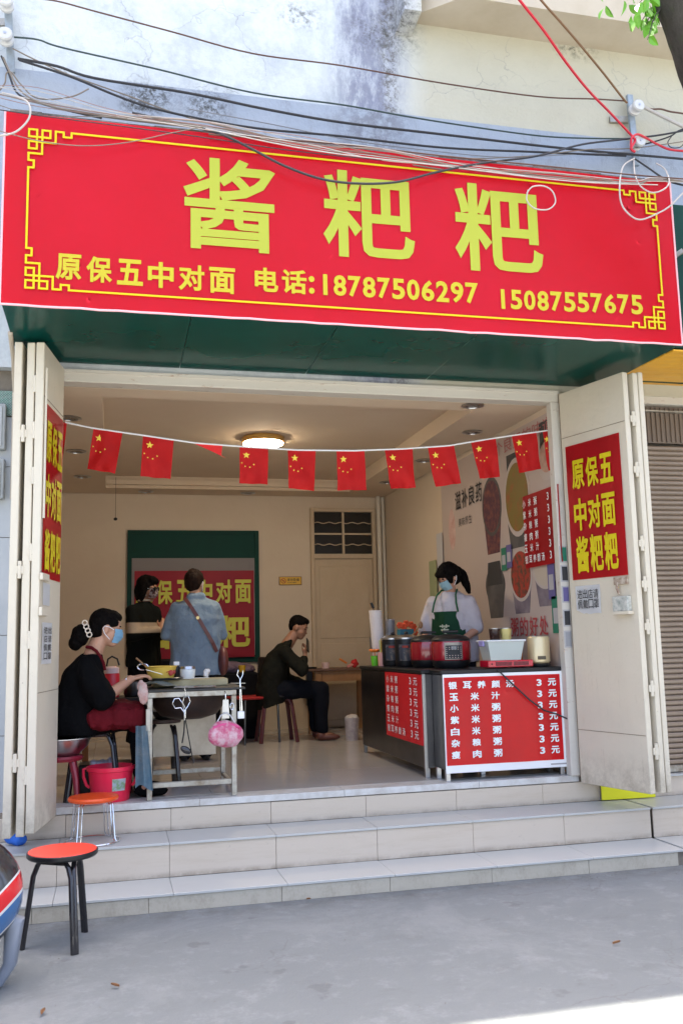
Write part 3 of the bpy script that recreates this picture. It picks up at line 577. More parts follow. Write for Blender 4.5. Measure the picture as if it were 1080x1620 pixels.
# ================================================================ RIGHT WALL: mural and papers  (plane X = XR)
mu = thing('wall_mural', 'large printed food poster covering the wall behind the counter', 'mural', (XR, 7.4, 2))
XM = XR-.006
k = NT('mural_print'); k.link(k.mix(k.noise(1.2), (.44, .35, .31), (.50, .41, .36)), k.b.inputs['Base Color']); k.b.inputs['Roughness'].default_value = .5
o = B().box(-.006, -.001, -1.19, 1.25, -.9, 1.13).obj('print_sheet', k.m, mu)
def mell(yc, zc, ry, rz, m, lay, name='printed_picture', seg=28):
    b_ = B(); b_.poly([(-.007-lay*.0012, yc-7.4+ry*math.cos(2*math.pi*i/seg), zc-2+rz*math.sin(2*math.pi*i/seg)) for i in range(seg)], (-.001, 0, 0)); return b_.obj(name, m, mu)
def mpoly(pts, m, lay, name='printed_picture'):
    b_ = B(); b_.poly([(-.007-lay*.0012, y-7.4, z-2) for y, z in pts], (-.001, 0, 0)); return b_.obj(name, m, mu)
mp_p = mat('print_purple', (.075, .022, .04), .5, col2=(.26, .08, .05), scale=16, thr=(.45, .72)); mp_g = mat('print_grey', (.05, .046, .046), .5, col2=(.11, .10, .095), scale=5); mp_y = mat('print_mustard', (.20, .135, .022), .5, col2=(.30, .085, .02), scale=7, thr=(.5, .7)); mp_w = mat('print_pale', (.48, .41, .37), .5)
mp_r = mat('print_red_food', (.36, .035, .02), .5, col2=(.08, .05, .03), scale=22, thr=(.45, .6)); mp_v = mat('print_violet', (.13, .10, .13), .5, col2=(.24, .20, .22), scale=6); mp_d = mat('print_dark', (.03, .03, .033), .5)
def cup(yc, zt, zb, ryt, ryb, mbody, mfood, rz, rim=mp_w):
    mpoly([(yc-ryt, zt), (yc-ryb, zb), (yc+ryb, zb), (yc+ryt, zt)], mbody, 0); mell(yc, zt, ryt*1.04, rz*1.08, rim, 1); mell(yc, zt, ryt*.92, rz*.94, mfood, 2)
cup(7.40, 2.58, 2.17, .20, .13, mp_p, mp_p, .24, mp_g); cup(6.88, 2.58, 2.17, .235, .16, mp_g, mp_y, .30); mpoly([(7.05, 2.95), (6.72, 2.95), (6.68, 2.72), (7.05, 2.72)], mp_d, 0)
cup(7.40, 1.90, 1.62, .20, .13, mp_g, mp_g, .15, mp_g); mpoly([(7.53, 2.10), (7.28, 2.10), (7.24, 1.9), (7.56, 1.9)], mp_d, 3); cup(6.88, 1.95, 1.64, .20, .13, mp_v, mp_r, .20); cup(6.44, 1.98, 1.68, .21, .13, mp_v, mat('print_beige', (.5, .42, .33), .5), .16)
mell(8.38, 2.50, .09, .2, mat('print_pink_shape', (.50, .28, .24), .5, col2=(.60, .45, .40), scale=9), 0); mell(6.32, 2.78, .15, .16, mp_w, 0); mell(6.32, 2.80, .12, .12, mat('print_peach', (.55, .36, .28), .5, col2=(.4, .2, .15), scale=12), 1); mpoly([(6.42, 3.08), (6.26, 3.08), (6.28, 2.86), (6.42, 2.86)], mp_d, 0)
UM = (0, -1, 0)
def mtext(name, s_, ys, ye, z0, z1, m, bold=.01, par=mu):
    n = len(s_); p_ = (ys-ye)/n
    return letters(name, [(c, i*p_+.08*p_, 0, (i+1)*p_-.08*p_, z1-z0) for i, c in enumerate(s_)], (-.012, ys-7.4, z0-2), UM, (0, 0, 1), m, par, bold)
mtext('dark_lettering', '滋补良药', 8.27, 7.58, 2.66, 2.84, M_BLK, .01); mtext('small_lettering', '美味养生', 8.2, 7.85, 2.50, 2.58, mp_g, .0)
mtext('red_lettering', '粥的好处', 7.12, 6.42, 1.46, 1.61, mat('print_crimson', (.45, .05, .06), .5), .012); mtext('red_lettering', '一个良好的味道', 7.45, 6.18, 2.98, 3.10, mat('print_rose', (.42, .12, .12), .5), .0)
MENU1 = ['小米粥', '紫米粥', '杂粮粥', '瘦肉粥', '玉米汁', '银耳养颜汤']
pm = thing('menu_poster', 'red price poster with white characters pinned over the mural', 'poster', (XM-.02, 6.43, 2.27), 0)
B().quadgrid(lambda u, v: V((-.004-.006*noise.noise(V((u*3, v*3, 4))), .30-.62*u, -.285+.57*v+.0*u)), 10, 10, .0015).obj('sheet', M_REDP, pm)
its = []
for j, row in enumerate(MENU1):
    z1 = .535-j*.088
    for i, c in enumerate(row): its.append((c, .02+(i*.10 if len(row) == 3 else i*.072), z1-.062, .02+(i*.10 if len(row) == 3 else i*.072)+.052, z1))
    its.append(('3', .445, z1-.058, .475, z1)); its.append(('元', .53, z1-.062, .585, z1))
letters('lettering', its, (-.014, .30, -.285), UM, (0, 0, 1), M_WPR, pm, .012)
def card(name, y, z, wy, hz, m, label, cat='card', inner=None, x=XM-.012):
    t = thing(name, label, cat, (x, y, z)); B().box(-.002, .0, -wy/2, wy/2, -hz/2, hz/2).obj('card_sheet', m, t)
    if inner: B().box(-.0035, -.0025, -wy*.33, wy*.33, -hz*.24, hz*.18).obj('blank_square', inner, t)
    return t
g1 = mat('card_green', (.015, .17, .10), .5); w1 = mat('card_white', (.42, .40, .40), .5); vi = mat('card_violet', (.12, .10, .25), .5); cg = mat('card_grey', (.30, .30, .31), .5)
card('payment_card', 7.17, 2.10, .10, .19, g1, 'small green payment card on the mural between the two bowl columns', 'card', w1); card('payment_card', 7.065, 2.115, .10, .19, vi, 'small violet payment card right beside the green one on the mural', 'card', w1)
card('payment_card', 6.33, 1.86, .11, .27, vi, 'violet payment card below the red price poster', 'card', w1); card('payment_card', 6.28, 1.61, .13, .27, g1, 'green payment card low on the mural above the gold dispenser', 'card', w1)
card('wall_note', 8.95, 2.04, .22, .42, mat('note_green', (.30, .33, .18), .6), 'faded green note on the wall behind the apron woman', 'note'); card('wall_note', 8.72, 2.33, .17, .35, mat('note_grey', (.48, .46, .46), .6), 'grey white paper note above the faded green one', 'note')
for i, (m_, z, lab) in enumerate(((g1, 2.04, 'green sticker topmost of the strip on the door jamb'), (mp_d, 1.90, 'dark photo sticker second in the jamb strip'), (vi, 1.75, 'bluish photo sticker in the middle of the jamb strip'), (mp_d, 1.58, 'dark photo sticker fourth in the jamb strip'), (cg, 1.43, 'grey photo sticker lowest in the jamb strip'))):
    t = thing('jamb_sticker', lab, 'sticker', (3.168, Y0-.027, z), 0, 'stickers down the door jamb'); B().box(-.03, .026, -.002, 0, -.06, .06).obj('sticker_edge', w1, t); B().box(-.02, .022, -.004, -.0025, -.05, .05).obj('sticker_picture', m_, t)
# ================================================================ BUNTING
bn = thing('flag_bunting', 'string of small red flags hung across the shop opening', 'bunting')
M_FLAG = mat('flag_red', (.72, .012, .010), .7, col2=(.62, .008, .008), scale=5); M_STAR = mat('flag_yellow', (.85, .58, .05), .6)
sp_ = [(103, 668), (145, 677), (235, 690), (310, 701), (390, 707), (470, 712), (560, 713), (640, 710), (710, 705), (770, 695), (830, 686), (873, 680)]
SYL = 6.22
def spt(x):
    for (a, b), (c, d) in zip(sp_, sp_[1:]):
        if x <= c: return P(x, b+(d-b)*(x-a)/(c-a), 'Y', SYL)
    return P(*sp_[-1], 'Y', SYL)
B().tube([spt(x) for x in range(103, 877, 8)], .006, 6).obj('string', mat('string_white', (.75, .74, .72), .7), bn)
def star(b_, c, r, ax, az, rot=0):
    pts = []
    for i in range(10):
        a = rot+math.pi/2+i*math.pi/5; q = r if i % 2 == 0 else r*.4; pts.append(c+ax*q*math.cos(a)+az*q*math.sin(a))
    m_ = c; vs = [b_.bm.verts.new(p) for p in pts]; cv = b_.bm.verts.new(c)
    for i in range(10): b_.bm.faces.new((cv, vs[i], vs[(i+1) % 10]))
FLAGS = [(148, 194, 138, 182, 741, 750), (226, 275, 222, 270, 754, 757), (379, 424, 379, 423, 764, 767), (455, 499, 456, 498, 773, 776), (532, 576, 535, 579, 775, 776), (608, 652, 617, 658, 774, 771), (676, 718, 689, 728, 770, 765), (745, 784, 757, 791, 758, 754), (809, 848, 821, 855, 748, 742), (858, 877, 866, 890, 745, 745), (84, 106, 84, 98, 735, 738)]
for fi, (xa, xb, xc, xd, yc_, yd_) in enumerate(FLAGS):
    a, b = spt(max(xa, 103.1)) if xa >= 103 else P(xa, 665, 'Y', SYL), spt(xb); c, d = P(xc, yc_, 'Y', SYL), P(xd, yd_, 'Y', SYL)
    ph = fi*3.1
    def ff(u, v, off=0):
        p = (a.lerp(b, u)).lerp(c.lerp(d, u), v); bow = (.014+.014*math.sin(ph))*math.sin(u*(4+1.5*math.sin(ph*2))+ph+v*1.5)*v+.03*noise.noise(V((u*3+ph, v*2, 0)))*(.2+v)
        return p+V((0, bow-off, 0))
    fg = B().quadgrid(ff, 12, 10, .0008).obj('flag', M_FLAG, bn)
    bs = B(); ax = (b-a).normalized(); az = (a-c).normalized()
    star(bs, ff(.24, .22, .003), .027, ax, az); s_ = bs.obj('large_star', M_STAR, None, smooth=False); s_.parent = fg; bs = B()
    for (u, v) in ((.08, .44), (.20, .53), (.36, .55), (.50, .47)): star(bs, ff(u, v, .003), .0075, ax, az, .4)
    s_ = tag(bs.obj('small_stars', M_STAR, None, smooth=False), kind='stuff'); s_.parent = fg
a, b, c = spt(304), spt(352), P(358, 725, 'Y', SYL)
B().poly([a, b, P(350, 720, 'Y', SYL), c, P(335, 714, 'Y', SYL)], (0, .001, 0)).obj('folded_flag', M_FLAG, bn)
# ================================================================ COUNTERS
def counter(label, x0, x1, y0, y1, z0, z1, extra=None):
    t = thing('steel_counter', label, 'counter', (x0, y0, FL)); X, Y = x1-x0, y1-y0
    b_ = B().box(0, X, 0, Y, z0-FL, z1-FL, bev=.004)
    b_.obj('cabinet', M_DSTEEL, t)
    for px_, py_ in ((.018, .018), (X-.018, .018), (.018, Y-.018), (X-.018, Y-.018)):
        B().box(px_-.016, px_+.016, py_-.016, py_+.016, 0, z0-FL-.001, bev=.002).obj('leg', M_STEEL, t)
    return t
c1 = counter('long steel counter running back beside the floor tiles with a price board on its side', 2.165, 2.62, 6.44, 8.15, .545, 1.205)
B().box(-.004, .02, -.006, .02, .06, .728, bev=.002).obj('corner_post', M_STEEL, c1)
c2 = counter('short steel counter facing the street under the large price board', 2.235, 3.13, 6.212, 6.435, .555, 1.205)
c2b = B().box(2.63-2.235, .895, .226, .60, .08, .727).obj('rear_cabinet', M_DSTEEL, c2)
B().box(-.015, .92, -.012, .226, .729, .757, bev=.004).box(.40, .90, .227, .60, .729, .757, bev=.004).obj('worktop', M_BLACK, c2)
B().box(-.012, .455, -.006+.0, 1.72, .729, .756, bev=.004).obj('worktop', M_BLACK, c1)
pb = thing('price_board', 'red price board with white frame on the front of the counter', 'poster', (0, 0, 0))
PY = 6.205
a_, b_ = P(697, 1066, 'Y', PY), P(892, 1212, 'Y', PY); bx0_, bx1_ = 2.232, 3.155; bz1_, bz0_ = 1.205, .535
B().box(bx0_, bx1_, PY-.006, PY, bz0_, bz1_, bev=.001).obj('white_backing', M_WPR, pb)
B().quadgrid(lambda u, v: V((bx0_+.008+(bx1_-bx0_-.046)*u, PY-.009-.004*noise.noise(V((u*4, v*3, 7))), bz0_+.052+(bz1_-bz0_-.073)*v)), 24, 18, .001).obj('red_sheet', mat('glossy_red_sheet', (.92, .008, .015), .22, col2=(.80, .01, .018), scale=2, bump=.12, bscale=3), pb)
MENU2 = ['银耳养颜汤', '玉米汁', '小米粥', '紫米粥', '白米粥', '杂粮粥', '瘦肉粥']
its = []; pw = bx1_-bx0_
for j, row in enumerate(MENU2):
    z1 = bz1_-.050-j*.0785
    for i, c in enumerate(row):
        u = (.035+i*.107) if len(row) == 5 else (.040+i*.155); its.append((c, bx0_+u, z1-.052, bx0_+u+.064, z1))
    its.append(('3', bx0_+.70, z1-.050, bx0_+.738, z1-.003)); its.append(('元', bx0_+.785, z1-.052, bx0_+.85, z1))
letters('lettering', its, (0, PY-.0165, 0), (1, 0, 0), (0, 0, 1), M_WPR, pb, .03)
B().box(bx1_-.14, bx1_-.02, PY-.008, PY-.0065, bz0_+.018, bz0_+.028).obj('fine_print', mat('fine_print_grey', (.35, .33, .33), .6), pb)
ps = thing('price_board', 'darker red price board on the side of the long counter', 'poster', (0, 0, 0))
yA, yB_ = P(671, 1130, 'X', 2.16).y, P(611, 1125, 'X', 2.16).y; yA = max(yA, 6.455)
B().box(2.156, 2.162, yA, yB_, .70, 1.20).obj('red_sheet', M_REDP, ps)
its = []; Lb = yB_-yA
for j, row in enumerate(['小米粥', '紫米粥', '杂粮粥', '瘦肉粥', '玉米汁', '银耳养颜汤']):
    z1 = .475-j*.077
    for i, c in enumerate(row):
        st_ = .115 if len(row) == 3 else .098
        its.append((c, .05+i*st_, z1-.055, .05+i*st_+.07, z1))
    its.append(('3', Lb-.26, z1-.052, Lb-.215, z1)); its.append(('元', Lb-.165, z1-.055, Lb-.075, z1))
letters('lettering', its, (2.154, yB_, .70), (0, -1, 0), (0, 0, 1), M_WPR, ps, .012)
cb = B().tube([P(785, 1058, 'Y', 6.2)+V((0, .03, 0)), P(789, 1062, 'Y', 6.18), P(812, 1084, 'Y', 6.17), P(838, 1108, 'Y', 6.165), P(860, 1124, 'Y', 6.16), P(880, 1130, 'Y', 6.155), P(903, 1140, 'Y', 6.15)], .0055, 8).obj('power_cable', M_RUBBER)
tag(cb, 'black power cable drooping across the front price board', 'cable')
CT = 1.238
# ---- appliances and things on the counters
def pot(name, label, cx, cy, r, h, body, lid=True, lab=True, grp=None):
    t = thing(name, label, 'pot', (cx, cy, CT), 0, grp)
    B().lathe([(0, .004), (r*.92, 0), (r, .02), (r, h-.02), (r*.97, h)], n=28).obj('body', body, t)
    B().lathe([(0, h+.002), (r*1.03, h+.002), (r*1.03, h+.014), (r*.7, h+.035), (0, h+.04)], n=28).obj('lid', M_STEEL if lab else M_BLACK, t)
    B().ell((0, 0, h+.05), (.018, .018, .014)).obj('lid_knob', M_BLACK, t)
    if lab:
        def f(u, v): a = math.pi*(1.18+.42*u); q = r+.0012; return V((q*math.cos(a), q*math.sin(a), h*.22+h*.6*v))
        l_ = B().quadgrid(f, 8, 2, .0008).obj('label', mat('pot_label', (.10, .11, .14), .35, col2=(.42, .33, .26), scale=16, thr=(.5, .62)), t)
        B().quadgrid(lambda u, v: f(.25+.4*u, .78+.14*v)*1.0+V((-.0012, -.0012, 0)), 4, 1, .0006).obj('label_mark', mat('label_red', (.6, .06, .03), .4), t)
    return t
pot('soup_pot', 'black soup warmer with printed label, nearer the straws', 2.31, 7.62, .095, .22, M_BLACK, grp='soup warmers')
pot('soup_pot', 'black soup warmer with printed label, next to the red cookers', 2.335, 7.32, .095, .22, M_BLACK, grp='soup warmers')
def cooker(label, cx, cy, panel):
    t = thing('pressure_cooker', label, 'cooker', (cx, cy, CT)); r = .145
    B().lathe([(0, .003), (r*.85, .0), (r*.95, .02), (r, .05), (r, .055)], n=36).obj('base', M_BLACK, t)
    B().lathe([(r*.99, .056), (r*1.02, .07), (r*1.02, .18), (r*.99, .195)], n=36).obj('body', mat('cooker_red_lacquer', (.32, .006, .015), .18, coat=.8), t)
    B().lathe([(r*1.0, .196), (r*1.0, .21), (r*.8, .235), (r*.3, .25), (0, .252)], n=36).obj('lid', M_BLACK, t)
    B().obox((-.06, 0, .268), (.06, 0, .268), .03, .02, bev=.005).obj('lid_handle', M_BLACK, t)
    if panel:
        R_ = r*1.03+.002
        def f(u, v, o=0): a = math.radians(-128+52*u); q = R_+o; return V((q*math.cos(a)*1.0, q*math.sin(a), .062+.125*v))
        p_ = B().quadgrid(lambda u, v: f(u, v), 10, 4, .004).obj('control_panel', mat('panel_silver', (.45, .42, .38), .3, .6), t)
        B().quadgrid(lambda u, v: f(.06+.88*u, .05+.78*v, .0035), 10, 4, .001).obj('panel_face', mat('panel_dark', (.03, .035, .045), .3), t).parent = p_
        its = B()
        for r_ in range(6):
            for c_ in range(6):
                if 1 <= c_ <= 4 and 2 <= r_ <= 3: continue
                c0 = f(.12+.15*c_, .12+.12*r_, .006); its.ell(c0, (.0055, .003, .0035), seg=6)
        q = its.obj('buttons', mat('button_pale', (.55, .45, .40), .4), t); q.parent = p_; tag(q, kind='stuff')
        q = B().quadgrid(lambda u, v: f(.36+.28*u, .58+.2*v, .006), 3, 2, .001).obj('display', mat('display_grey', (.30, .34, .36), .3), t); q.parent = p_
    return t
cooker('dark red pressure cooker half hidden between the soup warmers and its twin', 2.42, 7.01, False)
cooker('dark red pressure cooker with silver control panel facing the street', 2.475, 6.67, True)
ic = thing('induction_cooker', 'red induction cooker base under the clear tub', 'cooker', (2.60, 6.25, CT))
B().box(0, .345, 0, .17, .003, .052, bev=.006).obj('body', mat('red_enamel', (.55, .008, .03), .25, coat=.5), ic)
gb_ = B()
for i in range(26):
    if i != 13: gb_.box(.055+i*.0098, .061+i*.0098, -.0015, .001, .014, .042)
tag(gb_.obj('vent_slots', mat('slot_dark', (.05, .004, .01), .6), ic, smooth=False), kind='stuff'); B().ell((.025, -.001, .028), (.006, .003, .006)).obj('power_button', M_BLACK, ic)
tb = thing('plastic_tub', 'clear plastic tub with pale rim and lilac clips on the red cooker', 'tub', (2.74, 6.34, CT+.053))
MT = mat('frosted_plastic', (.62, .68, .64), .3, trans=.35)
def rect(z, w_, d_): return [(-w_, -d_, z), (w_, -d_, z), (w_, d_, z), (-w_, d_, z)]
b_ = B(); rr = [[b_.bm.verts.new(p) for p in rect(z, w_, d_)] for z, w_, d_ in ((0, .115, .075), (.13, .14, .095), (.13, .136, .091), (.004, .112, .072))]
for a, b in zip(rr, rr[1:]):
    for i in range(4): b_.bm.faces.new((a[i], a[(i+1) % 4], b[(i+1) % 4], b[i]))
b_.bm.faces.new(rr[0][::-1]); b_.bm.faces.new(rr[-1]); b_.obj('tub_body', MT, tb)
B().box(-.152, .152, -.105, .105, .131, .145, bev=.005).obj('lid', mat('lid_white', (.72, .74, .74), .4), tb); 
for s_ in (-1, 1): B().box(s_*.150-.008, s_*.150+.008, -.04, .04, .10, .14, bev=.003).obj('clip', mat('lilac_clip', (.32, .28, .55), .4), tb)
B().ell((0, 0, .055), (.095, .06, .05)).obj('bagged_food', mat('food_bag', (.66, .68, .64), .5, col2=(.40, .42, .38), scale=12, bump=.6), tb)
gd = thing('drink_dispenser', 'gold cylindrical dispenser with black base at the counter end', 'dispenser', (3.035, 6.34, CT))
B().lathe([(0, .002), (.075, 0), (.078, .012), (.07, .022)], n=32).obj('base', M_BLACK, gd); B().lathe([(0, .023), (.068, .023), (.080, .035), (.080, .205), (.074, .215), (0, .217)], n=36).obj('body', mat('champagne_gold', (.72, .58, .34), .32, .35), gd)
B().box(-.045, .015, -.084, -.070, .05, .075, bev=.002).obj('drip_slot', mat('slot_brown', (.10, .08, .05), .5), gd)
for lab, cx, cy, r, h, m_, pr2 in (('brown glass tumbler behind the clear tub', 2.815, 6.62, .045, .28, mat('brown_glass', (.10, .05, .04), .1, trans=.5), 'tumbler'), ('pale yellow cup standing by the brown glass tumbler', 2.905, 6.62, .043, .28, mat('butter_yellow', (.80, .66, .24), .4), 'cup')):
    t = thing(pr2, lab, 'cup', (cx, cy, CT)); B().lathe([(0, 0), (r*.75, 0), (r*.72, .16), (r*.8, .17), (r, h), (r*.93, h), (r*.72, .18)], n=24).obj('cup_body', m_, t); B().lathe([(r*.94, h+.001), (r*1.05, h+.001), (r*1.05, h+.006), (r*.94, h+.006)], n=24).obj('rim', M_STEEL, t)
for x_, y_, h, m_, lab in ((3.09, 6.52, .20, mat('amber_liquid', (.55, .17, .02), .2), 'amber bottle behind the gold dispenser'), (2.965, 6.55, .16, mat('orange_jar', (.62, .20, .03), .3), 'orange jar between tub and gold dispenser')):
    t = thing('bottle', lab, 'bottle', (x_, y_, CT)); B().lathe([(0, 0), (.035, 0), (.036, h*.7), (.015, h*.88), (.015, h)], n=20).obj('bottle_body', m_, t); B().lathe([(0, h+.001), (.018, h+.001), (.018, h+.02), (0, h+.02)], n=16).obj('cap', M_WPR, t)
# cup stacks : each cup is a real cup
def cupstack(name, label, cx, cy, n, r, pitch, m, lean=0, top=None, hh=.09):
    t = thing(name, label, 'cup stack', (cx, cy, CT)); first_ = None
    for i in range(n):
        if first_ is None:
            first_ = B().lathe([(0, 0), (r*.7, 0), (r*.97, hh*.95), (r, hh*.96), (r, hh), (r*.94, hh), (r*.68, .004)], n=20).obj('cup', m, t); o = first_
        else: o = inst(first_)
        o.location = (lean*i+random.uniform(-.0015, .0015), 0, i*pitch); o.rotation_euler = (math.pi if False else 0, 0, random.random()*6)
    return t
MC = mat('printed_paper_cup', (.76, .70, .66), .6, col2=(.60, .14, .13), scale=42, thr=(.60, .68))
cs = cupstack('paper_cup_stack', 'tall leaning stack of white printed paper cups on the long counter', 2.29, 7.98, 30, .058, .0135, MC, -.0009)
B().obox((-.04, 0, .50), (-.062, 0, .55), .03, .015).obj('black_scoop', M_BLACK, cs)
cupstack('clear_cup_stack', 'stack of clear plastic cups beside the paper cups', 2.42, 8.05, 22, .045, .0135, mat('clear_plastic', (.55, .54, .56), .2, trans=.6), 0, hh=.12)
sw = thing('straw_holder', 'pink cup full of yellow straws on the counter', 'straws', (2.245, 7.67, CT))
B().lathe([(0, 0), (.052, 0), (.056, .115), (.051, .115), (.048, .004)], n=24).obj('holder', mat('dusty_pink', (.66, .34, .30), .5), sw)
for i in range(34):
    a = random.uniform(0, 6.28); q = random.uniform(0, .036); B().tube([(q*math.cos(a), q*math.sin(a), .01), (q*1.35*math.cos(a), q*1.35*math.sin(a), random.uniform(.21, .235))], .0042, 6).obj('straw', [mat('straw_yellow', (.75, .46, .05), .4), mat('straw_white', (.75, .70, .62), .4), mat('straw_green', (.45, .50, .12), .4)][i % 3 if i % 2 else 0], sw)
gc = thing('flower_cup', 'green cup with an orange paper flower on the counter edge', 'flower pot', (2.215, 7.86, CT))
B().lathe([(0, 0), (.027, 0), (.035, .085), (.031, .085), (.025, .004)], n=20).obj('cup', mat('lime_green_plastic', (.15, .60, .03), .4), gc)
b_ = B()
for i in range(6):
    a = i*1.05; b_.ell((.026*math.cos(a), .026*math.sin(a), .13), (.026, .020, .012), Matrix.Rotation(a, 3, 'Z') @ Matrix.Rotation(-.3, 3, 'Y'), seg=8)
b_.tube([(0, 0, .03), (0, 0, .13)], .004, 6); b_.obj('flower', mat('orange_petal', (.85, .22, .03), .6), gc)
bxx = thing('gift_box', 'teal box with orange flowers behind the clear cups', 'box', (2.53, 7.95, CT+.0))
B().box(-.07, .07, -.05, .05, 0, .20, bev=.003).obj('lower_box', mat('dark_carton', (.07, .05, .05), .6), bxx); B().box(-.065, .065, -.045, .045, .201, .31, bev=.003).obj('teal_carton', mat('teal_carton_paint', (.04, .18, .24), .5), bxx)
def flowers(par, pts, m, r=.024):
    for p in pts:
        b_ = B()
        for i in range(6):
            a = i*1.047; b_.ell((p[0]+r*.8*math.cos(a), p[1]-.004, p[2]+r*.8*math.sin(a)), (r*.6, r*.35, r*.5), seg=8)
        b_.ell(p, (r*.4, r*.4, r*.4), seg=8); b_.obj('flower', m, par)
flowers(bxx, [(-.06, -.03, .345), (-.02, -.03, .335), (.045, -.02, .35), (.07, -.02, .33), (.075, -.03, .28), (.0, -.02, .36)], mat('vermilion_petal', (.75, .10, .03), .6))
sp2 = B().tube([(2.38, 7.40, CT+.21), (2.47, 7.36, CT+.33)], .006, 8).ell((2.475, 7.36, CT+.335), (.02, .01, .03)).obj('wooden_spoon', M_WOOD); tag(sp2, 'wooden spoon handle sticking up behind the soup warmers', 'spoon')
# ================================================================ COOKING TABLE
tbx = thing('cooking_table', 'steel framed grill table with sunken wok and black top', 'table', (.51, 6.53, FL))
zt = .64
for x in (-.27, .27):
    for y in (-.315, .315): B().box(x-.017, x+.017, y-.017, y+.017, 0, zt-.001, bev=.003).obj('leg', M_ALU, tbx)
for y in (-.315, .315):
    B().box(-.252, .252, y-.015, y+.015, .075, .108, bev=.003).obj('lower_rail', M_ALU, tbx); B().box(-.287, .287, y-.019, y+.019, zt, zt+.036, bev=.003).obj('upper_rail', M_ALU, tbx)
for x in (-.27, .27): B().box(x-.013, x+.013, -.297, .297, .045, .07, bev=.003).obj('side_rail', M_ALU, tbx); B().box(x-.015, x+.015, -.295, .295, zt, zt+.034, bev=.003).obj('side_rail', M_ALU, tbx)
B().box(-.31, .345, -.345, .345, zt+.037, zt+.050, bev=.002).obj('black_top', mat('charred_top', (.012, .012, .013), .5, col2=(.035, .032, .03), scale=9), tbx)
B().lathe([(0, .475), (.10, .478), (.19, .505), (.235, .56), (.262, .634), (.255, .634), (.225, .565), (.18, .515), (0, .49)], n=40).obj('wok', mat('soot_black_iron', (.02, .014, .012), .5, .3, col2=(.05, .026, .018), scale=7), tbx)
B().box(-.235, .215, .265, .29, .20, .60, bev=.003).obj('heat_shield', mat('greasy_sheet_metal', (.58, .52, .42), .45, .3, col2=(.40, .33, .25), scale=4), tbx)
TZ = FL+zt+.0505
t = thing('cutting_board', 'thick pale wooden board on the grill table', 'board', (.52, 6.62, TZ)); B().box(-.25, .26, -.10, .14, .001, .05, bev=.006).obj('board_slab', mat('pale_board', (.50, .42, .24), .6, col2=(.40, .32, .17), scale=8), t)
B().quadgrid(lambda u, v: V((-.33+.40*u, -.30+.24*v, .006+.03*noise.noise(V((u*4, v*4, 0)))+.02*math.sin(u*6)+.012)), 14, 10, .001).obj('crumpled_foil', mat('foil_paper', (.52, .55, .48), .4, col2=(.35, .36, .30), scale=10), t)
tp = thing('wrapping_paper', 'sheet of white paper with red print hanging over the table edge', 'paper', (.52, 6.30, TZ))
B().quadgrid(lambda u, v: V((-.13+.27*u+.02*v, -.12+.18*v, .004+.015*abs(noise.noise(V((u*5, v*4, 3))))+.003)), 14, 8, .001).obj('sheet', mat('white_wrap', (.62, .62, .60), .7, col2=(.45, .16, .13), scale=9, thr=(.56, .62)), tp)
yp = thing('enamel_basin', 'yellow enamel basin with a rooster picture on the cutting board', 'basin', P(255, 1052, 'Y', 6.66).xy.to_3d()+V((0, 0, TZ+.051)))
B().lathe([(0, 0), (.085, 0), (.105, .085), (.112, .088), (.108, .092), (.100, .088), (.082, .006)], n=32).obj('basin_body', mat('yellow_enamel', (.72, .48, .08), .3), yp)
B().ell((.062, -.084, .045), (.018, .005, .02)).ell((.085, -.066, .05), (.01, .005, .014)).tube([(.03, -.10, .05), (.06, -.09, .06)], .003, 6).obj('rooster_picture', mat('rooster_red', (.45, .05, .03), .5), yp)
B().tube([(-.07, 0, .06), (-.17, .03, .15)], .006, 8).obj('ladle_handle', M_WOOD, yp)
wc = thing('white_cup', 'white enamel cup with metal lid on the cutting board', 'cup', P(297, 1056, 'Y', 6.62).xy.to_3d()+V((0, 0, TZ+.051)))
B().lathe([(0, 0), (.042, 0), (.05, .02), (.054, .065), (.05, .066)], n=24).obj('cup_body', mat('white_enamel', (.72, .74, .72), .3), wc); B().lathe([(0, .067), (.052, .067), (.048, .085), (0, .09)], n=24).obj('lid', M_STEEL, wc)
sb = thing('sauce_bottle', 'dark sauce bottle with square white cap behind the enamel basin', 'bottle', P(279, 1056, 'Y', 6.74).xy.to_3d()+V((0, 0, TZ+.051)))
B().lathe([(0, 0), (.025, 0), (.026, .07), (.018, .09)], n=16).obj('bottle_body', M_BLACK, sb); B().box(-.02, .02, -.02, .02, .091, .118, bev=.003).obj('cap', M_WPR, sb)
ty = thing('baking_tray', 'small dark metal tray at the basin foot', 'tray', P(262, 1062, 'Y', 6.54).xy.to_3d()+V((0, 0, TZ+.051)))
B().lathe([(0, 0), (.10, 0), (.12, .014), (.117, .016), (.098, .004)], n=28).obj('tray_body', M_DSTEEL, ty)
kn = thing('spatula', 'long thin spatula lying across the cutting board', 'spatula', P(318, 1066, 'Y', 6.50).xy.to_3d()+V((0, 0, TZ+.058)))
B().obox((-.12, .02, 0), (.05, -.03, .002), .014, .003).obj('blade', M_STEEL, kn)
sc = thing('garlic_bag', 'small white plastic bag at the board end', 'bag', P(326, 1052, 'Y', 6.68).xy.to_3d()+V((0, 0, TZ+.051)))
B().ell((0, 0, .02), (.02, .02, .02)).ell((.004, 0, .045), (.026, .018, .018)).skin('bag_body', mat('white_plastic_bag', (.66, .64, .62), .4), sc, .006, 2, .006, 50)
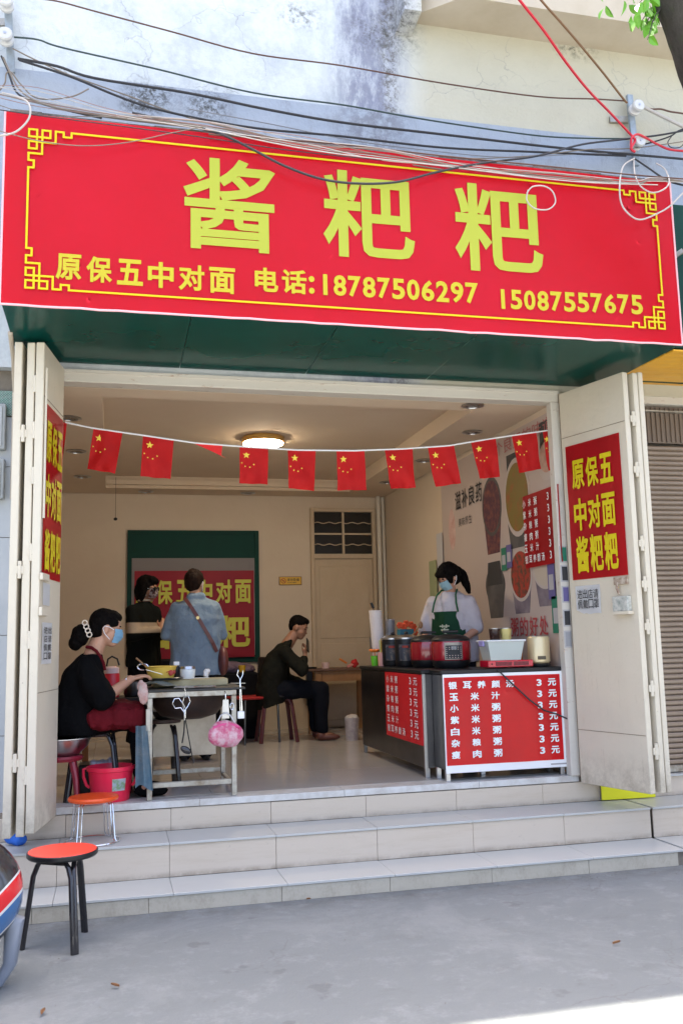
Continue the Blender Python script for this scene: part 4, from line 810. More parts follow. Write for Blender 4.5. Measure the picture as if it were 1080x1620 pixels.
# hanging tools
hk = thing('hanging_tongs', 'wire tongs with ladle hanging from the front rail of the table', 'tongs')
Yh = 6.172
def pxl(pts, Y): return [P(x, y, 'Y', Y) for x, y in pts]
B().tube(pxl([(291, 1127), (286, 1120), (277, 1121), (273, 1113), (276, 1106), (283, 1105), (288, 1112), (292, 1127), (292, 1140)], Yh), .0035, 6).tube(pxl([(292, 1140), (292, 1125), (297, 1118), (301, 1110), (298, 1102), (291, 1103), (289, 1112), (294, 1122), (293, 1140)], Yh-.004), .0035, 6).obj('wire_loops', M_CHROME, hk)
B().tube(pxl([(292, 1136), (291, 1158), (288, 1176)], Yh), .005, 6).tube(pxl([(293, 1136), (298, 1165), (306, 1208)], Yh-.006), .004, 6).obj('arms', M_BLACK, hk)
a_ = P(294, 1187, 'Y', Yh); B().ell(a_, (.038, .014, .022), Matrix.Rotation(math.radians(32), 3, 'Y')).obj('ladle_bowl', M_BTUBE, hk)
B().tube(pxl([(292, 1088), (294, 1096), (293, 1104)], Yh+.0), .0025, 6).obj('hook', M_CHROME, hk)
t2 = thing('skewer_tongs', 'long wire skewers with white plug hanging at the table corner', 'tongs')
B().tube(pxl([(377, 1060), (375, 1068), (379, 1074), (380, 1126)], 6.19), .003, 6).tube(pxl([(384, 1061), (384, 1068), (380, 1076), (383, 1126)], 6.19), .003, 6).obj('skewers', M_CHROME, t2)
B().obox(P(365, 1081, 'Y', 6.2), P(388, 1081, 'Y', 6.2), .012, .004).obj('hanger_bar', M_ALU, t2); a_ = P(381, 1131, 'Y', 6.19); B().box(a_.x-.022, a_.x+.022, a_.y-.012, a_.y+.012, a_.z-.025, a_.z+.022, bev=.004).obj('white_plug', M_WPR, t2)
t3 = thing('hanging_scraper', 'steel scraper hanging from the front rail beside the pink bag', 'scraper')
a_ = P(357, 1122, 'Y', 6.175); B().poly([(a_.x-.018, a_.y, a_.z+.06), (a_.x+.018, a_.y, a_.z+.06), (a_.x+.024, a_.y, a_.z-.06), (a_.x-.024, a_.y, a_.z-.06)], (0, .003, 0)).obj('blade', M_STEEL, t3); B().tube([(a_.x, a_.y, a_.z+.06), (a_.x, a_.y, a_.z+.10), (a_.x-.005, a_.y+.015, a_.z+.115)], .003, 6).obj('hook', M_CHROME, t3)
a_ = P(367, 1118, 'Y', 6.175); B().tube([a_+V((.012*math.cos(i*.6), 0, .022*math.sin(i*.6))) for i in range(12)], .003, 6).obj('key_ring', M_CHROME, t3)
t4 = thing('pink_bag', 'pink and white flowered plastic bag hanging on the table', 'bag')
a_ = P(357, 1162, 'Y', 6.13)
B().ell(a_, (.118, .05, .088), seg=24).skin('bag_body', mat('pink_flowered_plastic', (.62, .40, .43), .4, col2=(.52, .08, .17), scale=17, thr=(.42, .62), detail=4, bump=.3, bscale=40), t4, .009, 3, .010, 14)
B().tube([a_+V((.085*math.cos(t_), -.022+.0*t_, .06+.012*math.sin(t_)-.016*math.cos(t_*2))) for t_ in [math.pi*(1+i/12) for i in range(13)]], .011, 8).obj('pink_band', mat('pink_band_plastic', (.62, .06, .20), .4), t4)
B().tube([a_+V((-.06, 0, .07)), a_+V((-.03, .01, .12)), P(357, 1128, 'Y', 6.16), a_+V((.03, .01, .12)), a_+V((.06, 0, .07))], .004, 6).obj('strap', mat('clear_strap', (.6, .58, .58), .3), t4)
tw = thing('blue_towel', 'faded blue towel hanging over the table side', 'towel')
tx_, tz1, tz0 = P(237, 1200, 'Y', 6.2).x-.10, P(230, 1148, 'Y', 6.2).z, P(230, 1246, 'Y', 6.2).z
B().quadgrid(lambda u, v: V((tx_+.01+.11*u*(.65+.35*(1-v)), 6.168+.016*math.sin(u*9)+.01*v, tz0+(tz1-tz0)*v+.02*math.sin(u*5)*(1-v))), 18, 14, .006).obj('towel_cloth', mat('towel_blue', (.16, .28, .36), .9, col2=(.33, .38, .40), scale=9, bump=.4, bscale=80), tw)
rg = B().ell(P(226, 1098, 'Y', 6.17), (.035, .02, .07)).ell(P(222, 1085, 'Y', 6.19), (.022, .02, .04)).skin('pink_rag', mat('pinkish_rag', (.42, .17, .14), .8, col2=(.50, .42, .38), scale=16), None, .007, 2, .012, 22); tag(rg, 'pinkish cloth scrap tied to the table corner', 'cloth')
st5 = tag(B().box(.215, .245, 6.19, 6.20, .91, 1.05, bev=.002).obj('steel_strip', M_ALU), 'short steel strip hanging beside the table leg', 'strip')
# ================================================================ STOOLS, BUCKET ...
def wire_stool(loc, label, name='wire_stool'):
    t = thing(name, label, 'stool', loc)
    B().lathe([(0, .235), (.12, .235), (.146, .243), (.15, .255), (.143, .266), (.0, .272)], n=40).obj('seat', mat('orange_seat_plastic', (.82, .10, .012), .35, col2=(.76, .07, .01), scale=20, bump=.15), t)
    for i in range(4):
        a = math.radians(45+90*i+12)
        for d in (-.09, .09):
            B().tube([(.105*math.cos(a+d), .105*math.sin(a+d), .234), (.128*math.cos(a+d), .128*math.sin(a+d), .222), (.145*math.cos(a+d), .145*math.sin(a+d), .03), (.158*math.cos(a+d*.7), .158*math.sin(a+d*.7), .008)], .0042, 6).obj('leg_wire', M_CHROME, t)
    B().tube([(.16*math.cos(i*math.pi/20), .16*math.sin(i*math.pi/20), .006) for i in range(41)], .0045, 6, caps=False).obj('foot_ring', M_CHROME, t)
    return t
wire_stool((-.10, 5.975, .296), 'low orange seated wire stool standing on the upper step')
def arch_stool(feet, seatz, r, mtop, label, mtube=M_BTUBE, name='round_stool', rim=M_BLACK, thick=.013, base=0):
    cx = sum(f[0] for f in feet)/len(feet); cy = sum(f[1] for f in feet)/len(feet)
    t = thing(name, label, 'stool', (cx, cy, base)); H = seatz-base
    B().lathe([(0, H-.030), (r*.96, H-.030), (r, H-.022), (r, H-.006), (r*.985, H-.003), (r*.96, H-.0035)], n=44).obj('seat_rim', rim, t)
    B().lathe([(0, H-.003), (r*.965, H-.003), (r*.955, H), (0, H+.001)], n=44).obj('seat_top', mtop, t)
    n = len(feet)
    for i in range(n):
        a, b = V((feet[i][0]-cx, feet[i][1]-cy, 0)), V((feet[(i+1) % n][0]-cx, feet[(i+1) % n][1]-cy, 0)); s_ = (b-a).normalized()*.014
        ta, tb_ = a*.72, b*.72; zt_ = H-.045
        pts = [a+s_, a*.97+s_+V((0, 0, .05)), ta+(a-ta)*.18+s_+V((0, 0, zt_-.07)), ta+s_+(tb_-ta)*.05+V((0, 0, zt_-.02)), ta+(tb_-ta)*.18+V((0, 0, zt_)), ta+(tb_-ta)*.5+V((0, 0, zt_)), ta+(tb_-ta)*.82+V((0, 0, zt_)), tb_-s_-(tb_-ta)*.05+V((0, 0, zt_-.02)), tb_+(b-tb_)*.18-s_+V((0, 0, zt_-.07)), b*.97-s_+V((0, 0, .05)), b-s_]
        B().tube(pts, thick, 10).obj('leg', mtube, t)
    return t
arch_stool([(-.152, 4.836), (-.115, 5.213), (-.421, 5.011)], .452, .172, mat('worn_red_laminate', (.84, .075, .045), .4, col2=(.80, .06, .035), scale=3), 'red topped black metal stool standing on the pavement')
arch_stool([(.47, 6.73), (.45, 7.03), (.23, 6.70), (.25, 7.02)], .94, .15, M_BLACK, 'black metal stool behind the grill table', base=FL, rim=mat('brown_seat_edge', (.05, .025, .02), .5))
arch_stool([(-.28, 6.32), (-.28, 6.66), (.06, 6.66), (.06, 6.32)], .93, .19, mat('amber_seat', (.75, .33, .03), .4), 'stool with amber seat under the seated masked woman', base=FL)
arch_stool([(1.42, 9.25), (1.80, 9.25), (1.80, 9.58), (1.42, 9.58)], .95, .18, mat('dim_red_seat', (.35, .02, .015), .4), 'dark red stool under the seated man', base=FL, mtube=mat('dark_red_leg', (.09, .015, .015), .4))
bw = thing('black_bowl', 'black bowl with rag on the stool behind the table', 'bowl', (.35, 6.80, .943)); B().lathe([(0, 0), (.05, 0), (.075, .05), (.07, .05), (.045, .006)], n=24).obj('bowl_body', M_BLACK, bw); B().ell((-.02, -.02, .055), (.04, .02, .015)).skin('rag', mat('grey_rag', (.45, .46, .48), .9), bw, .005, 1, .006, 40)
bk = thing('pink_bucket', 'pink red plastic bucket with side handles on the threshold', 'bucket', (.0, 6.335, FL))
MB_ = mat('pink_red_plastic', (.80, .02, .07), .3, col2=(.76, .018, .06), scale=4)
B().lathe([(0, 0), (.115, 0), (.118, .01), (.142, .185), (.150, .19), (.152, .215), (.146, .215), (.138, .188), (.112, .008)], n=40).obj('bucket_body', MB_, bk)
for s_ in (-1, 1): B().tube([(s_*.145, 0, .205), (s_*.17, 0, .20), (s_*.168, 0, .15), (s_*.150, 0, .10), (s_*.13, 0, .085)], .010, 8).obj('handle', MB_, bk)
def f(u, v): a = math.radians(-86+38*u); q = .136+.0; q = .1215+.026*(.07+.09*v)/.19*1.6; return V(((.1195+(.07+.075*v)*.125+.002)*math.cos(a), (.1195+(.07+.075*v)*.125+.002)*math.sin(a), .07+.075*v))
lbl = B().quadgrid(f, 6, 2, .0008).obj('label', mat('bucket_label', (.66, .78, .80), .4, col2=(.35, .60, .30), scale=20, thr=(.5, .6)), bk)
for i in range(1):
    bs_ = thing('steel_basin', 'steel basin on a red plastic stand beside the seated woman', 'basin', (-.31, 6.34, .775)); B().lathe([(0, 0), (.11, .0), (.165, .05), (.185, .10), (.20, .105), (.20, .11), (.18, .11), (.155, .055), (.10, .008)], n=40).obj('basin_body', M_STEEL, bs_)
    rs_ = thing('red_plastic_stand', 'dark red plastic stool carrying the steel basin', 'stool', (-.31, 6.34, FL)); mr = mat('dark_red_plastic', (.22, .015, .03), .35)
    B().lathe([(0, .265), (.13, .262), (.14, .28), (.13, .294), (0, .295)], n=28).obj('seat', mr, rs_)
    for k4 in range(4):
        a = math.radians(45+90*k4); B().tube([(.10*math.cos(a), .10*math.sin(a), .262), (.135*math.cos(a), .135*math.sin(a), .15), (.15*math.cos(a), .15*math.sin(a), 0)], [.022, .018, .014], 8).obj('leg', mr, rs_)
pg = B().ell(P(160, 1212, 'Y', 6.55), (.06, .04, .04)).ell(P(148, 1208, 'Y', 6.55), (.03, .03, .025)).ell(P(174, 1209, 'Y', 6.55), (.03, .03, .045)).skin('plastic_bag', mat('lilac_clear_bag', (.48, .45, .52), .25, trans=.3), None, .008, 2, .014, 28); tag(pg, 'crumpled clear plastic bag behind the pink bucket', 'bag')
dk = thing('storage_crate', 'black crate on the floor behind the pink bucket', 'crate', (-.02, 6.62, FL)); B().box(-.19, .16, -.06, .16, 0, .20, bev=.01).obj('crate_body', M_BLACK, dk)
# ---- back of the room
tn = mat('dim_brown_veneer', (.32, .16, .06), .5, col2=(.26, .12, .04), scale=6)
ds = thing('desk', 'brown wooden desk against the back door', 'desk', (2.42, 10.25, FL))
B().box(-.40, .38, -.28, .22, .665, .69, bev=.004).obj('desktop', mat('desk_top_brown', (.14, .07, .04), .5), ds)
for x in (-.24, .33): B().box(x-.035, x+.035, -.25, -.19, 0, .664, bev=.003).obj('leg', tn, ds); B().box(x-.035, x+.035, .14, .2, 0, .664, bev=.003).obj('leg', tn, ds)
B().box(-.37, -.31, -.24, -.18, .3, .664).obj('leg', M_BLACK, ds); B().box(-.2, .29, -.24, -.22, .55, .664).obj('drawer_front', tn, ds)
t = thing('desk_cup', 'pale pink cup on the desk', 'cup', (2.27, 10.05, FL+.691)); B().lathe([(0, 0), (.04, 0), (.045, .065), (.04, .065), (.035, .005)], n=20).obj('cup_body', mat('pale_pink', (.62, .42, .38), .5), t)
t = thing('ashtray', 'black ashtray on the desk corner', 'ashtray', (2.12, 10.05, FL+.691)); B().lathe([(0, 0), (.05, 0), (.055, .02), (.045, .02), (.04, .006)], n=20).obj('ashtray_body', M_BLACK, t)
t = thing('desk_flowers', 'red and orange plastic flowers lying on the desk', 'flowers', (2.58, 10.05, FL+.69))
B().ell((.02, 0, .045), (.045, .04, .045)).skin('red_bloom', mat('red_bloom_cloth', (.55, .02, .02), .7), t, .008, 1, .012, 30)
B().obox((-.15, 0, .10), (-.07, 0, .05), .03, .02, bev=.004).obj('orange_bloom', mat('orange_petal_dim', (.70, .20, .03), .6), t); B().obox((-.07, -.01, .01), (.0, -.01, .04), .03, .03, bev=.004).obj('pink_bloom', mat('pink_petal', (.60, .22, .18), .6), t)
tbn = thing('paper_bin', 'small pale patterned waste bin on the floor by the counter', 'bin', (2.335, 9.2, FL)); B().lathe([(0, 0), (.062, 0), (.072, .22), (.068, .22), (.058, .006)], n=24).obj('bin_body', mat('patterned_bin', (.48, .44, .44), .6, col2=(.32, .27, .30), scale=22), tbn)
B().ell((0, 0, .22), (.066, .06, .03)).skin('bin_liner', mat('liner', (.55, .50, .47), .5), tbn, .008, 1, .012, 30)
def chair(loc, rz, label):
    t = thing('folding_chair', label, 'chair', loc, rz)
    B().box(-.20, .20, -.19, .19, .43, .455, bev=.01).obj('seat', mat('dim_red_vinyl', (.36, .02, .02), .45), t); B().box(-.19, .19, .19, .215, .60, .84, bev=.01).obj('backrest', M_BLACK, t)
    for x in (-.2, .2):
        B().tube([(x, -.18, 0), (x, -.17, .43)], .012, 8).obj('leg', M_BTUBE, t); B().tube([(x, .21, 0), (x, .19, .45), (x, .205, .84)], .012, 8).obj('leg', M_BTUBE, t)
    return t
chair((1.36, 9.45, FL), math.radians(-70), 'black framed chair with red seat beside the seated man')
chair((.55, 9.45, FL), math.radians(160), 'black framed chair with red seat behind the grill table')
bt_ = thing('black_cloth_table', 'low table covered with black cloth and clothes behind the blue shirted person', 'table', (1.20, 10.15, FL))
B().box(-.36, .30, -.32, .32, .0, .68, bev=.02).obj('cloth_cover', mat('black_cloth', (.008, .008, .010), .9, spec=.1, bump=.4, bscale=6), bt_)
cl_ = B().ell((1.24, 10.05, 1.20), (.22, .15, .07)).ell((1.05, 10.0, 1.21), (.12, .12, .06)).ell((1.40, 10.0, 1.18), (.10, .10, .05)).skin('clothes_heap', mat('dark_purple_garment', (.09, .06, .09), .8, col2=(.20, .13, .17), scale=8), None, .012, 2, .03, 12); tag(cl_, 'heap of dark purple clothes on the black table', 'clothes')
t = thing('yellow_toy', 'small yellow cup on the dark clothes table', 'cup', (1.33, 9.87, 1.162)); B().lathe([(0, 0), (.03, 0), (.04, .07), (.035, .07), (.028, .005)], n=16).obj('cup_body', mat('dull_yellow_plastic', (.55, .33, .02), .5), t)
sdt = thing('side_table', 'dark side table behind the seated woman', 'table', (.08, 7.55, FL)); B().box(-.30, .22, -.22, .22, .56, .59, bev=.004).obj('tabletop', M_BLACK, sdt)
for x in (-.27, .19):
    for y in (-.19, .19): B().box(x-.018, x+.018, y-.018, y+.018, 0, .559).obj('leg', mat('orange_wood_leg', (.30, .11, .03), .5), sdt)
t = thing('red_thermos', 'red jug with white lid behind the seated woman', 'jug', (.0, 7.5, FL+.591)); B().lathe([(0, 0), (.055, 0), (.06, .02), (.06, .17), (.055, .18)], n=24).obj('jug_body', mat('red_plastic_jug', (.60, .015, .03), .35), t); B().lathe([(0, .181), (.056, .181), (.056, .22), (.03, .235), (0, .236)], n=24).obj('lid', mat('lid_pink_white', (.68, .5, .48), .5), t); B().tube([(-.04, 0, .235), (-.03, 0, .29), (0, 0, .31), (.04, 0, .29), (.055, 0, .24)], .007, 8).obj('handle', M_BLACK, t)
t = thing('grey_pot', 'dull metal pot on the dark side table', 'pot', (.16, 7.5, FL+.591)); B().lathe([(0, 0), (.06, 0), (.07, .02), (.07, .11), (.075, .115)], n=24).obj('pot_body', M_DSTEEL, t)
# ================================================================ PEOPLE
def frame(f, u):
    f = V(f).normalized(); u = V(u); u = (u-f*u.dot(f)).normalized(); r = f.cross(u); return r, f, u
def RM(f, u):
    r, f, u = frame(f, u); return Matrix(((r.x, f.x, u.x), (r.y, f.y, u.y), (r.z, f.z, u.z)))
def head(b_, c, f, u, s=1.0):
    "skull, jaw, nose, ears, brow, lips in one volume; c = skull centre"
    M = RM(f, u); c = V(c); q = lambda x, y, z: c+M @ V((x, y, z))*s
    b_.ell(q(0, -.008, .022), (.074*s, .094*s, .090*s), M, 20); b_.ell(q(0, .022, -.028), (.060*s, .068*s, .078*s), M, 18); b_.ell(q(0, .050, -.082), (.036*s, .034*s, .030*s), M, 12)
    b_.ell(q(0, .083, -.018), (.012*s, .014*s, .024*s), M, 10); b_.ell(q(0, .094, -.034), (.015*s, .013*s, .010*s), M, 10)
    for s_ in (-1, 1):
        b_.ell(q(s_*.076, -.004, -.012), (.009*s, .018*s, .030*s), M, 10); b_.ell(q(s_*.030, .070, .012), (.026*s, .014*s, .009*s), M, 8); b_.ell(q(s_*.034, .060, -.030), (.022*s, .022*s, .020*s), M, 10)
    b_.ell(q(0, .082, -.060), (.021*s, .010*s, .007*s), M, 8)
    return M, q
def face(par, q, M, s=1.0, open_=True, mouth=True):
    for s_ in (-1, 1):
        e = B().ell(q(s_*.030, .078, .001), (.013*s, .007*s, .0065*s), M, 10).obj('eye', mat('eye_dark', (.03, .02, .015), .2), par)
        B().ell(q(s_*.031, .084, .022), (.018*s, .006*s, .004*s), M, 8).obj('eyebrow', M_HAIR, par)
    if mouth: B().ell(q(0, .0915, -.060), (.020*s, .004*s, .0045*s), M, 8).obj('mouth', mat('lips', (.32, .10, .08), .5), par)
def facemask(par, q, M, s, m, c):
    def f(u, v):
        a = (u-.5)*2.05; z = .004-.088*v; bul = .018*math.sin(v*math.pi)*math.cos(a*.9)+.0025*math.cos(v*math.pi*8)
        return q(math.sin(a)*(.074-.012*v), -.004+math.cos(a)*(.098+bul-.014*v)+.006, z)
    B().quadgrid(f, 18, 14, .002).obj('face_mask', m, par)
    for s_ in (-1, 1):
        B().tube([q(s_*.066, .046, -.004), q(s_*.078, .018, .008), q(s_*.083, -.012, .012), q(s_*.084, -.022, -.006), q(s_*.080, -.008, -.034), q(s_*.068, .030, -.066)], .0022*s, 6).obj('ear_loop', M_WPR, par)
def hand(b_, wrist, d, palm, curl=.35, s=1.0, spread=1, thumb=1):
    "palm + five unequal bent fingers; d = pointing direction, palm = palm normal"
    x, y, z = frame(d, V(palm)*-1)          # z = back of hand
    M = Matrix(((x.x, y.x, z.x), (x.y, y.y, z.y), (x.z, y.z, z.z))); w_ = V(wrist); q = lambda a, b, c: w_+M @ V((a, b, c))*s
    b_.ell(q(0, .048, 0), (.038*s, .050*s, .014*s), M, 12); b_.ell(q(.0, .012, 0), (.026*s, .03*s, .018*s), M, 10)
    for i, (fx, L_) in enumerate(((-.029, .068), (-.010, .078), (.010, .073), (.029, .057))):
        a = curl*(.7+.15*i); p = q(fx*.85, .075, 0); dirv = V((fx*1.6*spread, 1, 0)).normalized(); pts = [p]; ang = a*.5
        for k_, seg in enumerate((.42, .32, .26)):
            dv = V((dirv.x*math.cos(ang), dirv.y*math.cos(ang), -math.sin(ang))); pts.append(pts[-1]+M @ dv*(L_*seg*s)); ang += a
        b_.limb(pts, [.0092*s, .0086*s, .0078*s, .0068*s], 8)
    tx = -thumb
    b_.limb([q(tx*.022, .022, -.004), q(tx*.048, .048, -.014), q(tx*.056, .074, -.022), q(tx*.054, .094, -.028)], [.014*s, .0108*s, .0095*s, .008*s], 8)
def wobbly(b_, name, m, par, vx=.011, sm=4, wob=.008, ws=9): return b_.skin(name, m, par, vx, sm, wob*1.5, ws*1.15)
# ---- seated woman with bun and blue mask, profile to the right
t = thing('person', 'seated woman in black top with hair bun and blue mask reaching over the grill table', 'person', (0, 0, 0))
b_ = B(); hc = (-.040, 6.44, 1.575); Mh, q = head(b_, hc, (1, .05, -.16), (.14, 0, 1), 1.06)
b_.limb([(-.075, 6.44, 1.52), (-.125, 6.44, 1.40)], [.052, .060])
ax, ay = V((0, 1, 0)), V((1, 0, 0))
b_.loft([((-.20, 6.44, .90), ax*.17, ay*.13), ((-.21, 6.44, 1.0), ax*.17, ay*.12), ((-.20, 6.44, 1.18), ax*.14, ay*.10), ((-.175, 6.44, 1.30), ax*.17, ay*.10), ((-.15, 6.44, 1.38), ax*.12, ay*.07)])
b_.limb([(-.165, 6.28, 1.33), (-.06, 6.23, 1.115), (.118, 6.385, 1.235)], [.050, .043, .028]); hand(b_, (.125, 6.39, 1.238), (1, .28, .22), (.25, .2, -1), .45, 1.0)
b_.limb([(-.165, 6.60, 1.33), (-.10, 6.66, 1.10), (.03, 6.52, 1.075)], [.05, .042, .028]); hand(b_, (.035, 6.515, 1.072), (1, -.35, -.12), (0, 0, -1), .5)
for y_ in (6.35, 6.54): b_.limb([(-.17, y_, .985), (.19, y_, .99), (.215, y_+.01, .56)], [.092, .066, .042]); b_.limb([(.215, y_+.01, .525), (.27, y_, .515)], [.036, .028])
body = b_.skin('body', M_SKIN, t, .007, 3)
face(t, q, Mh, 1.06, mouth=False); facemask(t, q, Mh, 1.06, M_MASK, hc)
b_ = B(); b_.ell(q(0, -.022, .036), (.084, .096, .094), Mh, 20).ell(q(0, -.05, -.01), (.078, .062, .075), Mh, 16).ell(q(0, .02, .075), (.066, .072, .045), Mh, 14); [b_.ell(q(s_*.064, .035, .040), (.018, .038, .034), Mh, 10) for s_ in (-1, 1)]
b_.skin('hair', M_HAIR, t, .006, 2, .003, 40)
b_ = B(); b_.ell((-.205, 6.44, 1.53), (.062, .065, .075)).ell((-.235, 6.43, 1.485), (.045, .05, .055)).ell((-.17, 6.44, 1.565), (.045, .045, .04)); b_.skin('hair_bun', M_HAIR, t, .006, 2, .006, 35)
b_ = B()
for i in range(4):
    c = V((-.176+.010*i, 6.368, 1.612-.026*i)); b_.tube([c+V((.016*math.cos(a*.7), 0, .016*math.sin(a*.7))) for a in range(10)], .0045, 6)
b_.obj('hair_claw', mat('ivory_plastic', (.70, .60, .48), .35), t)
b_ = B(); b_.loft([((-.21, 6.44, .89), ax*.215, ay*.17), ((-.21, 6.44, 1.02), ax*.21, ay*.165), ((-.195, 6.44, 1.20), ax*.19, ay*.15), ((-.175, 6.44, 1.31), ax*.20, ay*.125), ((-.145, 6.44, 1.385), ax*.13, ay*.085), ((-.13, 6.44, 1.41), ax*.09, ay*.07)])
for y_, ye, xe in ((6.28, 6.225, -.045), (6.60, 6.66, -.10)): b_.limb([(-.165, y_, 1.325), (-.12, (y_+ye)/2, 1.22), (xe-.015, ye, 1.13)], [.075, .085, .082])
blk = mat('black_fabric', (.004, .004, .0045), .95, bump=1.0, bscale=12, spec=.08)
wobbly(b_, 'loose_top', blk, t, .013, 4, .010, 8)
b_ = B(); 
for y_ in (6.36, 6.53): b_.limb([(-.15, y_, .985), (.18, y_, .995), (.205, y_, .60)], [.112, .082, .062])
b_.ell((.255, 6.36, .518), (.115, .048, .040)).ell((.255, 6.53, .518), (.115, .048, .040)); wobbly(b_, 'trousers', blk, t, .013, 3, .006, 9)
b_ = B(); cr = mat('maroon_apron', (.12, .005, .010), .85, spec=.15, col2=(.08, .004, .007), scale=4, bump=1.0, bscale=12)
b_.ell((.06, 6.28, 1.0), (.165, .07, .085)).ell((-.06, 6.27, 1.0), (.10, .055, .08))
b_.ell((.05, 6.44, 1.04), (.17, .21, .06)).quadgrid(lambda u, v: V((-.15+.38*u, 6.205+.014*math.sin(u*9)+.02*(1-v), 1.06-(.35-.30*abs(u-.40))*v)), 16, 10, .022).ell((.17, 6.33, .99), (.07, .10, .10))
wobbly(b_, 'apron_skirt', cr, t, .009, 3, .013, 11)
B().tube([(-.165, 6.40, 1.455), (-.130, 6.378, 1.448), (-.100, 6.372, 1.425), (-.075, 6.372, 1.39), (-.055, 6.375, 1.35), (-.045, 6.38, 1.30)], .011, 8).obj('apron_strap', cr, t)
B().tube([(.098+.030*.25*math.cos(a*.45), 6.372+.034*math.cos(a*.45), 1.226+.034*math.sin(a*.45)) for a in range(15)], .0045, 8).obj('bracelet', mat('silver', (.75, .72, .68), .2, .9), t)
sc_ = thing('scissors', 'dark handled scissors in the hand of the seated woman', 'scissors', (.20, 6.42, 1.295))
B().tube([(.035*math.cos(a*.5), 0, .018+.02*math.sin(a*.5)) for a in range(11)], .005, 6).obj('grip', M_CHROME, sc_); B().obox((.02, 0, 0), (.13, .03, -.035), .012, .004).obj('blade', M_STEEL, sc_)
# ---- standing helper
def standing(t, base, top, yaw, skin, hips=None, lean=0, s=1.0, head_f=None, head_u=(0, 0, 1), arms=None, sh=.185):
    "upright figure at base (x,y,z) of height top-base.z; yaw = facing direction vector (x,y)"
    H = (top-base[2])/1.64; x0, y0, z0 = base; F = V((yaw[0], yaw[1], 0)).normalized(); S = F.cross(V((0, 0, 1)))
    pt = lambda a, f, z: V((x0, y0, z0))+S*(a*H)+F*(f*H)+V((0, 0, z*H))
    b_ = B(); hc = pt(0, .02+lean, 1.525); M, q = head(b_, hc, head_f or F, head_u, H*s)
    b_.limb([pt(0, .0+lean, 1.46), pt(0, -.012+lean*.7, 1.365)], [.048*H, .056*H])
    b_.loft([(pt(0, 0, .80), S*.155*H, F*.105*H), (pt(0, 0, .92), S*.165*H, F*.115*H), (pt(0, 0, 1.06), S*.135*H, F*.095*H), (pt(0, lean*.4, 1.22), S*.165*H, F*.11*H), (pt(0, lean*.6, 1.33), S*.15*H, F*.085*H), (pt(0, lean*.7, 1.375), S*.08*H, F*.055*H)])
    for i, s_ in enumerate((-1, 1)):
        a = arms[i]; b_.limb([pt(s_*(sh-.03), lean*.6-.005, 1.31), pt(*a[0]), pt(*a[1])], [.038*H, .034*H, .026*H]); d = pt(*a[1])-pt(*a[0]); hand(b_, pt(*a[1]), d+V(a[2]), a[3], a[4] if len(a) > 4 else .5, H, 1, s_)
        b_.limb([pt(s_*.085, 0, .82), pt(s_*.09, .01, .46), pt(s_*.09, -.01, .09)], [.085*H, .055*H, .038*H]); b_.limb([pt(s_*.09, -.02, .045), pt(s_*.095, .13, .03)], [.036*H, .026*H])
    return b_, pt, q, M, H, S, F
def top_shell(b_, pt, S, F, H, arms, z0, sh=.185, w=1.0, lean=0, sleeve=1.0, loose=.025, elbow=True):
    b_.loft([(pt(0, 0, z0), S*(.175+loose)*w*H, F*(.115+loose)*H), (pt(0, 0, (z0+1.2)/2), S*(.165+loose)*w*H, F*(.108+loose)*H), (pt(0, lean*.4, 1.2), S*(.175+loose)*w*H, F*(.115+loose)*H), (pt(0, lean*.6, 1.325), S*(.185+loose*.4)*w*H, F*(.095+loose*.6)*H), (pt(0, lean*.65, 1.385), S*.10*H, F*.072*H), (pt(0, lean*.7, 1.405), S*.068*H, F*.062*H)])
    for i, s_ in enumerate((-1, 1)):
        a = arms[i]; p0, p1, p2 = pt(s_*(sh-.02), lean*.6-.005, 1.315), pt(*a[0]), pt(*a[1])
        if sleeve >= 1.5: b_.limb([p0, p1, p1.lerp(p2, .85)], [.056*H, .052*H, .040*H])
        else: b_.limb([p0, p0.lerp(p1, sleeve)], [.056*H, .066*H])
    return b_
# blue shirt, seen from behind
t = thing('person', 'standing person in pale blue denim shirt seen from behind with brown shoulder strap', 'person')
arms = [((-.245, .03, 1.07), (-.12, .24, 1.10), (.2, .1, 0), (0, 0, -1)), ((.245, .04, 1.07), (.13, .25, 1.08), (-.2, .1, 0), (0, 0, -1))]
b_, pt, q, Mh, H, S, F = standing(t, (.70, 8.2, FL), 2.105, (-.05, 1), M_SKIN, arms=arms, head_f=(.45, .85, -.1), lean=.02)
b_.skin('body', M_SKIN, t, .009, 2); face(t, q, Mh, H); facemask(t, q, Mh, H, mat('white_mask', (.70, .72, .76), .7), None)
b_ = B().ell(q(0, -.018, .034), (.084, .100, .092), Mh, 20).ell(q(0, -.045, -.012), (.076, .062, .070), Mh, 16); b_.ell(q(0, .02, .075), (.065, .075, .045), Mh); b_.ell(q(.0, -.035, .105), (.035, .04, .025), Mh)
b_.skin('hair', mat('dark_brown_hair', (.012, .006, .004), .7, col2=(.024, .012, .008), scale=30, bump=.5, bscale=60, spec=.08), t, .007, 2, .006, 30)
b_ = top_shell(B(), pt, S, F, H, arms, .72, w=1.12, sleeve=2, loose=.03); b_.limb([pt(-.045, -.035, 1.40), pt(.045, -.035, 1.40)], [.04, .04])
shirt = wobbly(b_, 'denim_shirt', mat('washed_denim', (.19, .26, .33), .85, col2=(.15, .21, .28), scale=5, bump=1.0, bscale=13), t, .013, 3, .011, 7)
b_ = B(); [b_.limb([pt(s_*.09, 0, .80), pt(s_*.09, .01, .46), pt(s_*.09, -.01, .08)], [.11*H, .08*H, .07*H]) for s_ in (-1, 1)]; wobbly(b_, 'trousers', mat('dark_trousers', (.012, .012, .016), .95, spec=.1), t, .013, 3, .006)
b_ = B()
